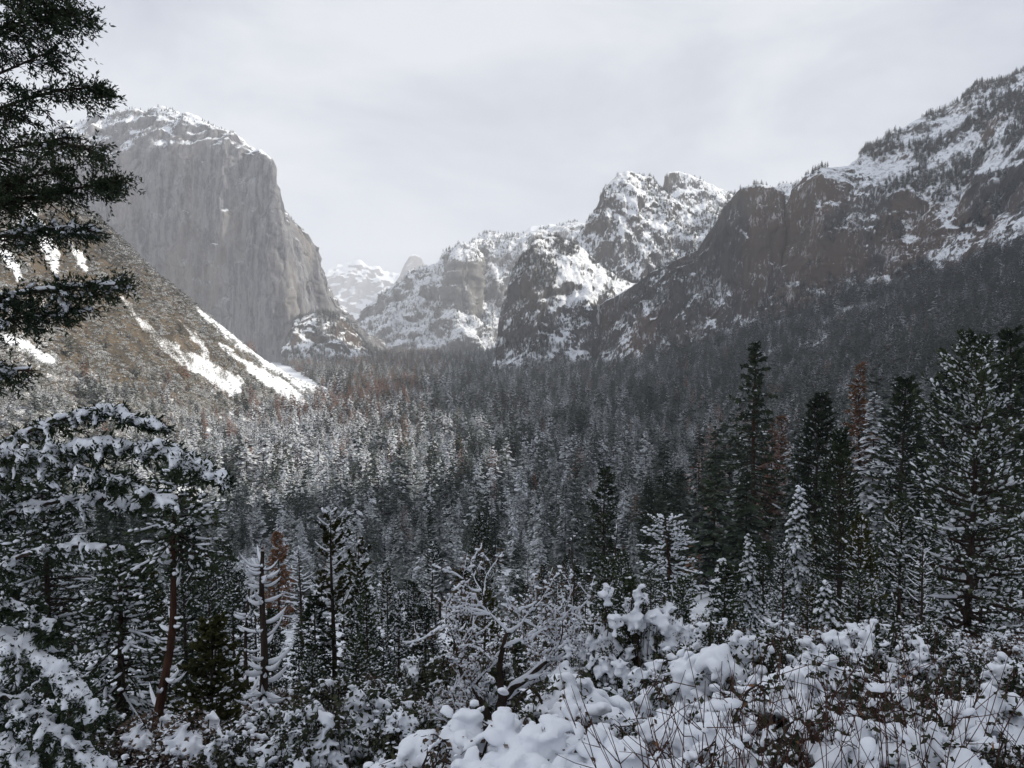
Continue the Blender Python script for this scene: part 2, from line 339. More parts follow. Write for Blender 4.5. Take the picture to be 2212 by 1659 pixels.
# ------------------------------------------------------------------ terrain: lofted mountains
LOFTS = {}
def loft(name, label, rows, nu, nvs, mat, amp=1.0, grain=1.0, back=(250, 200), terr=1.0, seed=1, vert=0.35, keep=0.6, micro=1.0):
    """rows: bottom to ridge, each a list of (picture x, picture y, distance); a back slope is added behind the ridge"""
    nu = int(nu * 0.76); nvs = [int(q * 0.76) for q in nvs]
    R = [np.array(r, float) for r in rows]; W = [at(r[:, 0], r[:, 1], r[:, 2]) for r in R]
    low = W[0].copy(); low[:, 2] = np.minimum(low[:, 2] - 60, -150); low[:, 1] -= 12
    b1 = W[-1].copy(); b1 *= (1 + back[0] * 0.5 / b1[:, 1:2]); b1[:, 2] = W[-1][:, 2] - back[1] * 0.35
    b2 = W[-1].copy(); b2 *= (1 + back[0] * 1.6 / b2[:, 1:2]); b2[:, 2] = np.minimum(W[-1][:, 2] - back[1] * 1.6, W[-1][:, 2] * 0.5)
    W = [low] + W + [b1, b2]; nvs = [6] + list(nvs) + [14, 10]
    s = np.r_[0, np.cumsum(np.abs(np.diff(R[-1][:, 0])) + np.abs(np.diff(R[-1][:, 1])) * 0.7)]; s /= s[-1]
    t = np.linspace(0, 1, nu)
    L = [np.stack([np.interp(t, s, r[:, k]) for k in range(3)], -1) for r in W]
    G = []; RV = []
    for k in range(len(L) - 1):
        a = np.linspace(0, 1, nvs[k], endpoint=(k == len(L) - 2))[:, None, None]
        G.append(L[k][None] * (1 - a) + L[k + 1][None] * a); RV += [k + q for q in a[:, 0, 0]]
    G = np.concatenate(G); RV = np.array(RV)
    # soften the control lattice a little
    for _ in range(3):
        H = G.copy(); H[:, 1:-1] = (G[:, :-2] + 2 * G[:, 1:-1] + G[:, 2:]) / 4; G = H
        H = G.copy(); H[1:-1] = (G[:-2] + 2 * G[1:-1] + G[2:]) / 4; G = H
    N = grid_normals(G)
    if (N[..., 1] * G[..., 1]).mean() > 0: N = -N
    S = np.array([1, 1, vert]) / grain; nr = len(rows); wgt = np.where(RV < 1, RV, np.where(RV > nr - 0.3, keep, 1.0))[:, None]; ag = amp * grain
    Q = G + 14 * grain * np.stack([fbm(G / (60 * grain), 2, seed + k) for k in (90, 91, 92)], -1)
    G = G + N * ((17 * ridged(Q * S / 150, 3, seed) + 7 * fbm(Q * S / 48, 3, seed + 5)) * ag * wgt)[..., None]
    flat = np.abs(grid_normals(G)[..., 2])
    for _ in range(3):
        flat[1:-1] = (flat[:-2] + 2 * flat[1:-1] + flat[2:]) / 4; flat[:, 1:-1] = (flat[:, :-2] + 2 * flat[:, 1:-1] + flat[:, 2:]) / 4
    N = grid_normals(G)
    if (N[..., 1] * G[..., 1]).mean() > 0: N = -N
    # upright cracks and chimneys, blocky joints, broken ledges
    ck = 1 - np.abs(vnoise(Q * np.array([1, 1, 0.07]) / (34 * grain), seed + 70)); ck2 = 1 - np.abs(vnoise(Q * np.array([1, 1, 0.10]) / (15 * grain), seed + 71))
    steep = 1 - sstep(0.35, 0.7, flat)
    d = 3.0 * ridged(Q * S / 24, 3, seed + 9) * micro - (9 * ck ** 9 + 4.5 * ck2 ** 8) * steep + micro * 2.0 * fbm(G / (9 * grain), 3, seed + 50)
    blk = np.floor(vnoise(Q * np.array([1, 1, 0.3]) / (40 * grain), seed + 77) * 4) / 4; d = d + 6.0 * blk * micro
    zz = G[..., 2] / (30 * grain) + 1.7 * fbm(G / (80 * grain), 3, seed + 31); d = d - terr * 1.5 * (zz - np.floor(zz)) * sstep(0.1, 0.6, fbm(G / (70 * grain), 2, seed + 40))
    G = G + N * (d * ag * wgt)[..., None]
    flip = grid_faces(*G.shape[:2])
    # make faces look outwards
    Nn = grid_normals(G)
    if (Nn[10:-24] * np.array([0, -1, 0.2])).sum(-1).mean() < 0: flip = flip[:, ::-1]
    me = mesh(name, G, flip); fa = me.attributes.new('flat', 'FLOAT', 'POINT'); fa.data.foreach_set('value', np.ascontiguousarray(flat, np.float32).ravel())
    o = obj(name, me, mat); tag(o, label, kind='structure')
    Nn = grid_normals(G); Nn *= np.where((Nn[..., 1:2] * -1 + 0.2 * Nn[..., 2:3]) < 0, -1, 1)
    Nn[..., 2] = flat; LOFTS[o.name] = (G, Nn, RV)
    return o

def zipc(cols):
    """cols: one list of points per column -> rows"""
    return [list(r) for r in zip(*cols)]

# far peaks
loft('mountain', 'pale sunlit snow peak far up the valley', zipc([
 [(620, 790, 12600), (600, 690, 13200), (590, 640, 13600)], [(690, 790, 12600), (690, 690, 13200), (690, 598, 13600)], [(720, 790, 12600), (725, 680, 13200), (728, 572, 13600)],
 [(770, 790, 12600), (775, 660, 13200), (772, 566, 13600)], [(810, 790, 12600), (805, 670, 13200), (800, 578, 13600)], [(850, 790, 12600), (850, 680, 13300), (850, 596, 13700)], [(930, 790, 12600), (940, 700, 13300), (950, 620, 13700)]]),
 160, [40, 50], M['peak'], 1.7, 4.0, (1500, 900), 0.6, 61)
loft('mountain', 'pale rounded granite dome fading into cloud beyond the valley', zipc([
 [(740, 785, 9800), (760, 730, 10400), (775, 690, 10900)], [(800, 785, 9700), (815, 700, 10400), (830, 640, 10900)], [(840, 785, 9700), (850, 680, 10400), (862, 600, 10900)], [(862, 785, 9700), (868, 640, 10500), (876, 566, 10900)],
 [(885, 785, 9700), (884, 620, 10600), (888, 548, 10950)], [(905, 785, 9700), (905, 640, 10700), (905, 550, 11000)], [(925, 785, 9800), (925, 660, 10800), (922, 578, 11050)], [(960, 785, 9900), (965, 690, 10900), (950, 625, 11100)], [(1030, 785, 10000), (1030, 720, 10900), (1020, 680, 11200)]]),
 150, [40, 40], M['dome'], 0.5, 3.0, (1200, 900), 0.5, 71)
loft('mountain', 'faint pale summit showing just over the forested ridge', zipc([
 [(1080, 560, 7600), (1100, 515, 7900)], [(1140, 560, 7600), (1145, 490, 7900)], [(1190, 560, 7600), (1190, 479, 7900)], [(1225, 560, 7600), (1222, 490, 7900)], [(1280, 560, 7600), (1270, 515, 7900)]]),
 80, [30], M['peak'], 1.0, 2.5, (900, 500), 0.5, 81)
# ridge with a pillar in the middle distance
loft('mountain', 'long hazy snow-streaked ridge with dark rock pillar in valley middle', zipc([
 [(745, 775, 4700), (760, 745, 5000), (768, 730, 5200), (775, 715, 5300)], [(790, 780, 4600), (795, 730, 4900), (797, 690, 5150), (800, 668, 5300)], [(840, 785, 4500), (845, 710, 4850), (850, 650, 5150), (852, 618, 5300)],
 [(890, 785, 4450), (895, 700, 4800), (900, 620, 5150), (902, 590, 5300)], [(930, 785, 4400), (935, 700, 4750), (940, 610, 5100), (945, 568, 5300)], [(965, 785, 4400), (968, 690, 4700), (975, 590, 5000), (972, 553, 5300)],
 [(985, 785, 4400), (985, 690, 4600), (988, 575, 4720), (990, 543, 4900)], [(1015, 785, 4400), (1020, 690, 4600), (1015, 570, 4740), (1020, 528, 5100)], [(1032, 785, 4400), (1040, 690, 4750), (1038, 590, 5000), (1045, 517, 5300)],
 [(1080, 785, 4400), (1085, 680, 4800), (1090, 580, 5000), (1095, 506, 5300)], [(1140, 785, 4400), (1140, 680, 4800), (1145, 570, 5000), (1150, 496, 5300)], [(1210, 785, 4400), (1210, 680, 4800), (1212, 560, 5000), (1215, 492, 5300)], [(1290, 785, 4400), (1290, 680, 4800), (1290, 560, 5000), (1290, 486, 5300)], [(1400, 785, 4400), (1400, 680, 4800), (1400, 560, 5000), (1400, 480, 5300)]]),
 420, [60, 70, 50], M['rock_far'], 1.5, 1.7, (600, 400), 0.7, 101)
# the great granite wall on the left
loft('mountain', 'huge sheer grey granite wall with snowy rounded top', zipc([
 [(20, 640, 3500), (20, 500, 3560), (20, 390, 3640), (20, 310, 3950)], [(180, 660, 3450), (185, 500, 3500), (188, 352, 3560), (185, 258, 3880)], [(240, 690, 3420), (235, 500, 3470), (232, 350, 3540), (230, 243, 3830)], [(310, 710, 3400), (308, 510, 3440), (305, 336, 3520), (300, 238, 3780)],
 [(370, 725, 3380), (360, 520, 3420), (355, 328, 3500), (350, 235, 3740)], [(430, 742, 3360), (412, 530, 3400), (403, 322, 3480), (400, 247, 3690)], [(480, 752, 3340), (458, 540, 3385), (446, 315, 3460), (440, 268, 3620)], [(540, 764, 3320), (515, 545, 3360), (505, 322, 3440), (500, 298, 3540)],
 [(590, 770, 3310), (570, 548, 3345), (562, 338, 3420), (558, 325, 3480)], [(628, 774, 3300), (602, 550, 3330), (585, 352, 3410), (580, 340, 3450)], [(645, 776, 3300), (622, 560, 3335), (595, 402, 3400), (588, 368, 3450)], [(652, 777, 3350), (634, 580, 3400), (603, 460, 3440), (597, 438, 3490)],
 [(662, 777, 3420), (648, 600, 3480), (622, 495, 3520), (614, 474, 3560)], [(680, 778, 3500), (668, 620, 3560), (655, 530, 3600), (650, 510, 3640)], [(700, 778, 3580), (694, 650, 3650), (685, 575, 3690), (680, 551, 3720)], [(722, 778, 3670), (718, 690, 3740), (710, 635, 3780), (706, 612, 3810)],
 [(745, 779, 3760), (745, 720, 3830), (738, 690, 3870), (735, 672, 3890)], [(775, 780, 3870), (772, 745, 3920), (766, 720, 3940), (762, 702, 3960)], [(830, 782, 4000), (830, 765, 4020), (825, 755, 4040), (820, 748, 4060)]]),
 470, [120, 130, 60], M['granite'], 1.35, 1.15, (500, 260), 0.0, 201, 0.12, 0.6, 0.35)
loft('mountain', 'dark snow-patched buttress at the foot of the granite wall', zipc([
 [(610, 800, 3100), (615, 775, 3180), (625, 760, 3240)], [(640, 800, 3080), (640, 740, 3200), (634, 695, 3260)], [(670, 800, 3080), (670, 735, 3210), (668, 684, 3290)], [(700, 800, 3100), (702, 740, 3230), (704, 682, 3330)], [(735, 800, 3140), (738, 745, 3280), (738, 690, 3370)],
 [(760, 802, 3180), (762, 755, 3320), (762, 715, 3400)], [(790, 803, 3250), (792, 770, 3370), (792, 748, 3430)], [(830, 804, 3350), (830, 785, 3420), (830, 768, 3480)]]),
 200, [45, 50], M['rock_dark'], 0.9, 1.0, (200, 60), 0.8, 251)
# cathedral-like group on the right, back to front
loft('mountain', 'rearmost snowy summit with a small square rock tower', zipc([
 [(1400, 600, 3500), (1400, 500, 3600), (1400, 420, 3700)], [(1436, 600, 3480), (1436, 480, 3580), (1434, 408, 3680)], [(1440, 600, 3480), (1440, 470, 3560), (1440, 372, 3620)], [(1466, 600, 3470), (1468, 460, 3560), (1466, 368, 3640)],
 [(1500, 600, 3450), (1500, 470, 3560), (1498, 386, 3660)], [(1530, 600, 3430), (1530, 480, 3560), (1530, 398, 3680)], [(1560, 600, 3420), (1560, 490, 3560), (1562, 412, 3690)], [(1590, 600, 3410), (1592, 500, 3560), (1592, 424, 3700)], [(1650, 600, 3400), (1650, 500, 3560), (1650, 415, 3700)], [(1690, 600, 3300), (1690, 480, 3450), (1690, 398, 3600)], [(1730, 600, 3200), (1730, 470, 3350), (1730, 394, 3500)], [(1800, 600, 3100), (1800, 470, 3250), (1800, 400, 3400)]]),
 240, [50, 60], M['rock_snowy'], 0.7, 1.1, (300, 200), 1.0, 301)
loft('mountain', 'tall dark-faced peak with broad snow slopes behind the waterfall cliffs', zipc([
 [(1225, 640, 3000), (1235, 580, 3050), (1240, 550, 3080), (1242, 528, 3120)], [(1262, 650, 2980), (1266, 570, 3020), (1264, 510, 3060), (1262, 488, 3100)], [(1290, 650, 2960), (1295, 550, 3000), (1292, 470, 3050), (1290, 438, 3090)], [(1308, 650, 2950), (1318, 540, 2990), (1304, 430, 3040), (1302, 402, 3090)],
 [(1330, 650, 2930), (1345, 530, 2990), (1332, 420, 3060), (1330, 376, 3120)], [(1365, 660, 2920), (1375, 530, 3010), (1368, 420, 3090), (1368, 374, 3160)], [(1400, 660, 2920), (1405, 520, 3030), (1402, 430, 3120), (1400, 386, 3200)], [(1440, 660, 2920), (1445, 520, 3050), (1440, 450, 3140), (1435, 412, 3230)],
 [(1480, 660, 2920), (1485, 520, 3060), (1480, 470, 3140), (1475, 440, 3220)], [(1520, 660, 2920), (1525, 530, 3050), (1522, 490, 3120), (1520, 460, 3190)], [(1580, 660, 2920), (1580, 540, 3040), (1580, 510, 3100), (1580, 485, 3160)], [(1660, 660, 2920), (1660, 570, 3020), (1660, 540, 3060), (1660, 520, 3100)]]),
 360, [60, 60, 45], M['rock_snowy'], 0.9, 1.1, (300, 200), 1.0, 321)
loft('mountain', 'rugged snow-mottled rock shoulder left of the waterfall', zipc([
 [(1050, 835, 2560), (1055, 830, 2570), (1058, 826, 2580), (1060, 822, 2590)], [(1072, 840, 2540), (1074, 815, 2570), (1076, 790, 2600), (1078, 762, 2640)], [(1085, 842, 2520), (1088, 790, 2560), (1090, 720, 2600), (1092, 652, 2660)], [(1105, 843, 2500), (1108, 770, 2550), (1110, 680, 2590), (1112, 590, 2660)],
 [(1125, 844, 2490), (1128, 760, 2540), (1130, 670, 2580), (1134, 556, 2660)], [(1145, 845, 2480), (1148, 750, 2540), (1150, 650, 2590), (1154, 520, 2660)], [(1170, 846, 2470), (1173, 750, 2540), (1176, 640, 2600), (1176, 510, 2690)], [(1198, 846, 2460), (1200, 750, 2540), (1204, 640, 2600), (1204, 512, 2730)],
 [(1225, 846, 2460), (1230, 750, 2540), (1234, 650, 2600), (1236, 528, 2760)], [(1255, 845, 2460), (1258, 760, 2540), (1262, 655, 2600), (1270, 552, 2800)], [(1275, 842, 2480), (1280, 770, 2570), (1285, 665, 2620), (1302, 575, 2830)], [(1290, 835, 2520), (1292, 775, 2640), (1294, 668, 2670), (1330, 595, 2860)], [(1300, 830, 2560), (1305, 775, 2660), (1310, 668, 2690), (1360, 612, 2900)], [(1330, 820, 2600), (1340, 770, 2690), (1350, 665, 2730), (1400, 622, 2940)]]),
 330, [70, 80, 60], M['rock_snowy'], 0.95, 1.0, (250, 160), 0.9, 341)
loft('mountain', 'brown leaning rock tower and cliffs right of the waterfall', zipc([
 [(1282, 835, 2480), (1288, 790, 2560), (1291, 720, 2640), (1292, 662, 2650)], [(1305, 825, 2440), (1308, 770, 2520), (1310, 700, 2590), (1312, 650, 2610)], [(1340, 815, 2400), (1342, 745, 2480), (1344, 690, 2540), (1345, 632, 2580)], [(1400, 800, 2380), (1402, 728, 2430), (1402, 660, 2480), (1402, 588, 2540)], [(1450, 795, 2350), (1450, 722, 2400), (1450, 640, 2450), (1450, 568, 2500)],
 [(1500, 790, 2320), (1500, 716, 2370), (1505, 630, 2420), (1512, 536, 2460)], [(1535, 780, 2300), (1535, 710, 2350), (1545, 610, 2400), (1552, 476, 2440)], [(1560, 770, 2280), (1562, 700, 2330), (1572, 590, 2380), (1580, 430, 2420)], [(1590, 760, 2260), (1592, 690, 2310), (1600, 570, 2355), (1604, 404, 2400)], [(1625, 745, 2240), (1625, 670, 2290), (1632, 560, 2335), (1638, 398, 2390)],
 [(1660, 730, 2230), (1662, 650, 2275), (1668, 560, 2320), (1670, 404, 2380)], [(1682, 720, 2220), (1684, 635, 2270), (1687, 560, 2310), (1688, 414, 2375)], [(1692, 715, 2260), (1694, 630, 2320), (1695, 560, 2360), (1692, 440, 2440)], [(1710, 710, 2330), (1710, 630, 2400), (1710, 580, 2440), (1706, 500, 2500)]]),
 420, [60, 80, 70], M['rock_dark'], 0.75, 0.95, (180, 120), 0.3, 361, 0.16, 0.6, 0.6)
loft('mountain', 'high right-hand mountain with brown cliffs below snowy wooded ledges', zipc([
 [(1685, 690, 2240), (1688, 620, 2300), (1690, 500, 2340), (1690, 470, 2370), (1690, 448, 2400)], [(1710, 690, 2200), (1712, 615, 2260), (1716, 480, 2310), (1716, 415, 2340), (1716, 402, 2380)], [(1760, 680, 2150), (1762, 605, 2210), (1766, 480, 2260), (1765, 392, 2300), (1768, 374, 2350)], [(1830, 670, 2080), (1832, 600, 2140), (1836, 490, 2190), (1836, 400, 2240), (1836, 364, 2330)],
 [(1890, 660, 2020), (1892, 598, 2080), (1895, 510, 2130), (1896, 415, 2190), (1885, 318, 2380)], [(1945, 655, 1960), (1948, 595, 2020), (1950, 520, 2070), (1952, 432, 2130), (1945, 282, 2380)], [(2000, 650, 1900), (2002, 590, 1960), (2010, 520, 2010), (2010, 450, 2070), (2000, 256, 2380)], [(2060, 640, 1820), (2062, 570, 1890), (2070, 510, 1950), (2070, 450, 2010), (2060, 226, 2370)],
 [(2110, 620, 1750), (2115, 540, 1830), (2125, 480, 1900), (2120, 400, 1980), (2110, 192, 2350)], [(2160, 600, 1690), (2165, 520, 1770), (2175, 450, 1850), (2165, 370, 1940), (2150, 172, 2320)], [(2212, 580, 1640), (2215, 500, 1720), (2220, 420, 1800), (2215, 330, 1900), (2212, 150, 2280)], [(2400, 540, 1560), (2400, 430, 1640), (2400, 330, 1740), (2400, 230, 1840), (2400, 70, 2200)], [(2800, 480, 1450), (2800, 350, 1550), (2800, 230, 1650), (2800, 120, 1750), (2800, -140, 2050)], [(3500, 420, 1300), (3500, 260, 1400), (3500, 110, 1500), (3500, -150, 1600), (3500, -380, 1800)]]),  # outermost columns are unseen, their ridge raised to shade the valley
 520, [50, 70, 60, 70], M['rock_dark'], 0.95, 1.0, (300, 160), 0.4, 381, 0.2, 0.6, 0.8)

# unseen hillside on the right, its ridge shaped to shade the near slope
def near_hill():
    X, Y = np.meshgrid(np.linspace(170, 2800, 70), np.linspace(-900, 2050, 75)); P = np.stack([X, Y, X * 0], -1)
    top = np.interp(Y, [-900, 0, 540, 620, 1000, 1300, 1500, 1800, 2050], [600, 950, 1000, 545, 680, 860, 990, 1130, 1150])  # ridge dips to let sun through to the left forest patch
    q = X - 0.80 * np.maximum(Y, 0) - 150; Z = -60 + top * sstep(0.0, 500, q)
    Z = Z + 22 * fbm(P / 220, 4, 77); Z = np.where(q < 0, -200, Z)
    o = obj('shade_hill', mesh('shade_hill', np.stack([X, Y, Z], -1), grid_faces(75, 70)), M['ground']); tag(o, 'unseen hillside beside the overlook, shaped to cast shade', kind='structure')
near_hill()


def haze():
    x0, x1, y0, y1, z0, z1 = -9000, 9000, -1500, 16500, -420, 1500
    V = [(x, y, z) for z in (z0, z1) for y in (y0, y1) for x in (x0, x1)]
    Fq = [(0, 2, 3, 1), (4, 5, 7, 6), (0, 1, 5, 4), (2, 6, 7, 3), (0, 4, 6, 2), (1, 3, 7, 5)]
    b = NB('haze_air'); v = b.n('ShaderNodeVolumePrincipled'); v.inputs['Color'].default_value = (0.93, 0.95, 1.0, 1); v.inputs['Density'].default_value = HAZE; v.inputs['Anisotropy'].default_value = 0.0
    b.t.links.new(v.outputs[0], b.out.inputs['Volume'])
    o = obj('haze', mesh('haze', np.array(V), np.array(Fq), False), b.m); tag(o, 'thin pale haze filling the valley air', kind='stuff')
HAZE = 7.6e-5
haze()

# ------------------------------------------------------------------ tree building blocks
def unit(v): return v / (np.linalg.norm(v, axis=-1, keepdims=True) + 1e-9)

def blades(pos, d, nrm, length, width, tipf=0.55):
    """diamond shaped sprays: one quad each"""
    d = unit(d); s = unit(np.cross(d, nrm)); L = np.asarray(length)[:, None]; Wd = np.asarray(width)[:, None]
    m = pos + d * L * tipf
    V = np.stack([pos, m + s * Wd, pos + d * L, m - s * Wd], 1).reshape(-1, 3)
    Fq = np.arange(len(V)).reshape(-1, 4)
    return V, Fq

def _ico(sub):
    import bmesh
    bm = bmesh.new(); bmesh.ops.create_icosphere(bm, subdivisions=sub, radius=1.0); bm.verts.ensure_lookup_table()
    V = np.array([v.co[:] for v in bm.verts]); Fc = np.array([[v.index for v in f.verts] for f in bm.faces]); bm.free(); return V, Fc
ICO1, ICO2, ICO3 = _ico(1), _ico(2), _ico(3)

def lumps(pos, axis, la, lb, lc, rg, ico=None, rough=0.22):
    """snow pillows: ellipsoids stretched along axis; la along, lb across, lc up"""
    V0, F0 = ico or ICO1; n = len(pos); k = len(V0)
    a = unit(axis); up = np.tile([0, 0, 1.0], (n, 1)); s = unit(np.cross(a, up) + 1e-6); u = unit(np.cross(s, a))
    r = 1 + rough * rg.uniform(-1, 1, (n, k))
    X = V0[None, :, 0] * r; Y = V0[None, :, 1] * r; Z = V0[None, :, 2] * r; Z = np.where(Z < 0, Z * 0.45, Z)
    P = pos[:, None] + a[:, None] * (X * np.asarray(la)[:, None])[..., None] + s[:, None] * (Y * np.asarray(lb)[:, None])[..., None] + u[:, None] * (Z * np.asarray(lc)[:, None])[..., None]
    Fc = F0[None] + (np.arange(n) * k)[:, None, None]
    return P.reshape(-1, 3), Fc.reshape(-1, 3)

def tube(path, rad, sides=6):
    path = np.asarray(path, float); rad = np.broadcast_to(np.asarray(rad, float), (len(path),)); n = len(path)
    t = unit(np.gradient(path, axis=0)); ref = np.array([0.31, 0.95, 0.05]) if abs(t[:, 1]).mean() < 0.8 else np.array([1.0, 0.1, 0.05])
    s = unit(np.cross(t, ref)); u = np.cross(s, t); a = np.arange(sides) * 2 * math.pi / sides
    V = path[:, None] + rad[:, None, None] * (np.cos(a)[None, :, None] * s[:, None] + np.sin(a)[None, :, None] * u[:, None])
    i = np.arange(n * sides).reshape(n, sides); j = np.roll(i, -1, 1)
    return V.reshape(-1, 3), np.stack([i[:-1], j[:-1], j[1:], i[1:]], -1).reshape(-1, 4)

def join(parts):
    V = []; Fc = []; o = 0
    for v, f in parts:
        if len(v) == 0: continue
        V.append(v); Fc.append(f + o); o += len(v)
    return np.concatenate(V), np.concatenate(Fc)

def tubes(paths, rads, sides=3):
    """many equal-length paths at once: (N,K,3),(N,K)"""
    paths = np.asarray(paths, float); N, K = paths.shape[:2]
    t = unit(np.gradient(paths, axis=1)); ref = np.array([0.13, 0.21, 0.97]); s = unit(np.cross(t, ref)); u = np.cross(s, t)
    a = np.arange(sides) * 2 * math.pi / sides
    V = paths[:, :, None] + np.asarray(rads)[:, :, None, None] * (np.cos(a)[:, None] * s[:, :, None] + np.sin(a)[:, None] * u[:, :, None])
    i = np.arange(N * K * sides).reshape(N, K, sides); j = np.roll(i, -1, 2)
    return V.reshape(-1, 3), np.stack([i[:, :-1], j[:, :-1], j[:, 1:], i[:, 1:]], -1).reshape(-1, 4)

def simple_conifer(h, R, levels, per, sprays, seed, base=0.12, power=0.85, droop=0.35, rag=0.3, spray=0.8):
    """crown of ragged drooping sprays and a thin trunk, about levels*per*sprays quads"""
    rg = np.random.default_rng(seed); n = levels * per
    zf = np.repeat(np.linspace(base, 0.985, levels), per) + rg.uniform(-0.5, 0.5, n) * (1 - base) / levels
    zf = np.clip(zf, base, 0.995); az = rg.uniform(0, 2 * math.pi, n)
    prof = (1 - (zf - base) / (1 - base)) ** power * sstep(-0.12, 0.12, zf - base) * 0.97 + 0.03
    L = R * prof * (1 + rag * rg.uniform(-1, 0.6, n)) + 0.012 * h
    gap = rg.uniform(0, 1, n) > 0.08; zf, az, L = zf[gap], az[gap], L[gap]; n = len(zf)
    P = []; D = []; Ln = []; Wd = []
    for k in range(sprays):
        t = (k + rg.uniform(0.2, 0.8, n)) / sprays * 0.72
        aa = az + rg.normal(0, 0.35, n); dz = -droop * (0.3 + t) + rg.normal(0, 0.12, n) + 0.55 * sstep(0.75, 1, zf)
        b = np.stack([np.cos(az) * L * t, np.sin(az) * L * t, zf * h - droop * L * t * 0.8], -1)
        P.append(b); D.append(np.stack([np.cos(aa), np.sin(aa), dz], -1)); Ln.append(L * spray * rg.uniform(0.7, 1.2, n) + 0.006 * h); Wd.append(L * spray * 0.33 * rg.uniform(0.7, 1.3, n) + 0.003 * h)
    P, D, Ln, Wd = map(np.concatenate, (P, D, Ln, Wd))
    nr = np.stack([rg.normal(0, 0.35, len(P)), rg.normal(0, 0.35, len(P)), np.ones(len(P))], -1)
    crown = blades(P, D, nr, Ln, Wd)
    zz = np.linspace(-0.02, 0.97, 6) * h
    tr = tube(np.stack([0.004 * h * np.sin(zz * 0.3), zz * 0, zz], -1), 0.0105 * h * (1 - zz / h * 0.93), 5)
    return crown, tr

def blob_plant(R, H, n, seed, spray=0.34, flat=0.25):
    """rounded broadleaf crown or shrub of small sprays in uneven lobes"""
    rg = np.random.default_rng(seed); k = 9
    cen = np.stack([rg.normal(0, 0.42, k) * R, rg.normal(0, 0.42, k) * R, rg.uniform(0.3, 0.75, k) * H], -1); cr = rg.uniform(0.28, 0.5, k) * min(R, H) * 1.1
    q = rg.integers(0, k, n); d = unit(rg.normal(0, 1, (n, 3))); d[:, 2] = np.abs(d[:, 2]) * 0.9 - 0.15
    P = cen[q] + d * (cr[q] * rg.uniform(0.75, 1.1, n))[:, None] * np.array([1.25, 1.25, 1.0])
    P[:, 2] = np.maximum(P[:, 2], 0.03 * H)
    D = d + rg.normal(0, 0.5, (n, 3)) + np.array([0, 0, -flat]); nr = d + rg.normal(0, 0.4, (n, 3)) + np.array([0, 0, 0.8])
    s = spray * cr.mean() * rg.uniform(0.6, 1.4, n)
    return blades(P, D, nr, s, s * 0.42)

PROTO = bpy.data.collections.new('prototypes')          # not linked to the scene
def proto(name, crown, trunk, leaf, bark):
    V, Fc = join([crown, trunk]); me = mesh(name, V, Fc, False)
    me.materials.append(leaf); me.materials.append(bark)
    mi = np.zeros(len(Fc), np.int32); mi[len(crown[1]):] = 1; me.polygons.foreach_set('material_index', mi)
    return obj(name, me, None, None, PROTO)

def scatter(name, label, pts, scl, rot, pidx, protos, kind='stuff'):
    me = bpy.data.meshes.new(name); me.vertices.add(len(pts)); me.vertices.foreach_set('co', np.ascontiguousarray(pts, np.float32).ravel())
    for nm, ty, dat in (('size', 'FLOAT_VECTOR', scl), ('turn', 'FLOAT_VECTOR', np.stack([rot * 0, rot * 0, rot], -1))):
        a = me.attributes.new(nm, ty, 'POINT'); a.data.foreach_set('vector', np.ascontiguousarray(dat, np.float32).ravel())
    a = me.attributes.new('sort', 'INT', 'POINT'); a.data.foreach_set('value', np.ascontiguousarray(pidx, np.int32))
    o = obj(name, me); g = bpy.data.node_groups.new(name, 'GeometryNodeTree')
    g.interface.new_socket('Geometry', in_out='INPUT', socket_type='NodeSocketGeometry'); g.interface.new_socket('Geometry', in_out='OUTPUT', socket_type='NodeSocketGeometry')
    N = g.nodes.new; gi = N('NodeGroupInput'); go = N('NodeGroupOutput'); jn = N('GeometryNodeJoinGeometry')
    def attr(nm, ty):
        x = N('GeometryNodeInputNamedAttribute'); x.data_type = ty; x.inputs[0].default_value = nm; return next(s for s in x.outputs if s.enabled and s.name == 'Attribute')
    asz, atn, aso = attr('size', 'FLOAT_VECTOR'), attr('turn', 'FLOAT_VECTOR'), attr('sort', 'INT')
    for k, p in enumerate(protos):
        oi = N('GeometryNodeObjectInfo'); oi.inputs['Object'].default_value = p; oi.inputs['As Instance'].default_value = True
        cm = N('FunctionNodeCompare'); cm.data_type = 'INT'; cm.operation = 'EQUAL'
        ins = [s for s in cm.inputs if s.enabled]; g.links.new(aso, ins[0]); ins[1].default_value = k
        ip = N('GeometryNodeInstanceOnPoints'); g.links.new(gi.outputs[0], ip.inputs['Points']); g.links.new(cm.outputs[0], ip.inputs['Selection']); g.links.new(oi.outputs['Geometry'], ip.inputs['Instance'])
        g.links.new(atn, ip.inputs['Rotation']); g.links.new(asz, ip.inputs['Scale']); g.links.new(ip.outputs[0], jn.inputs[0])
    g.links.new(jn.outputs[0], go.inputs[0])
    md = o.modifiers.new('scatter', 'NODES'); md.node_group = g
    return tag(o, label, kind=kind)

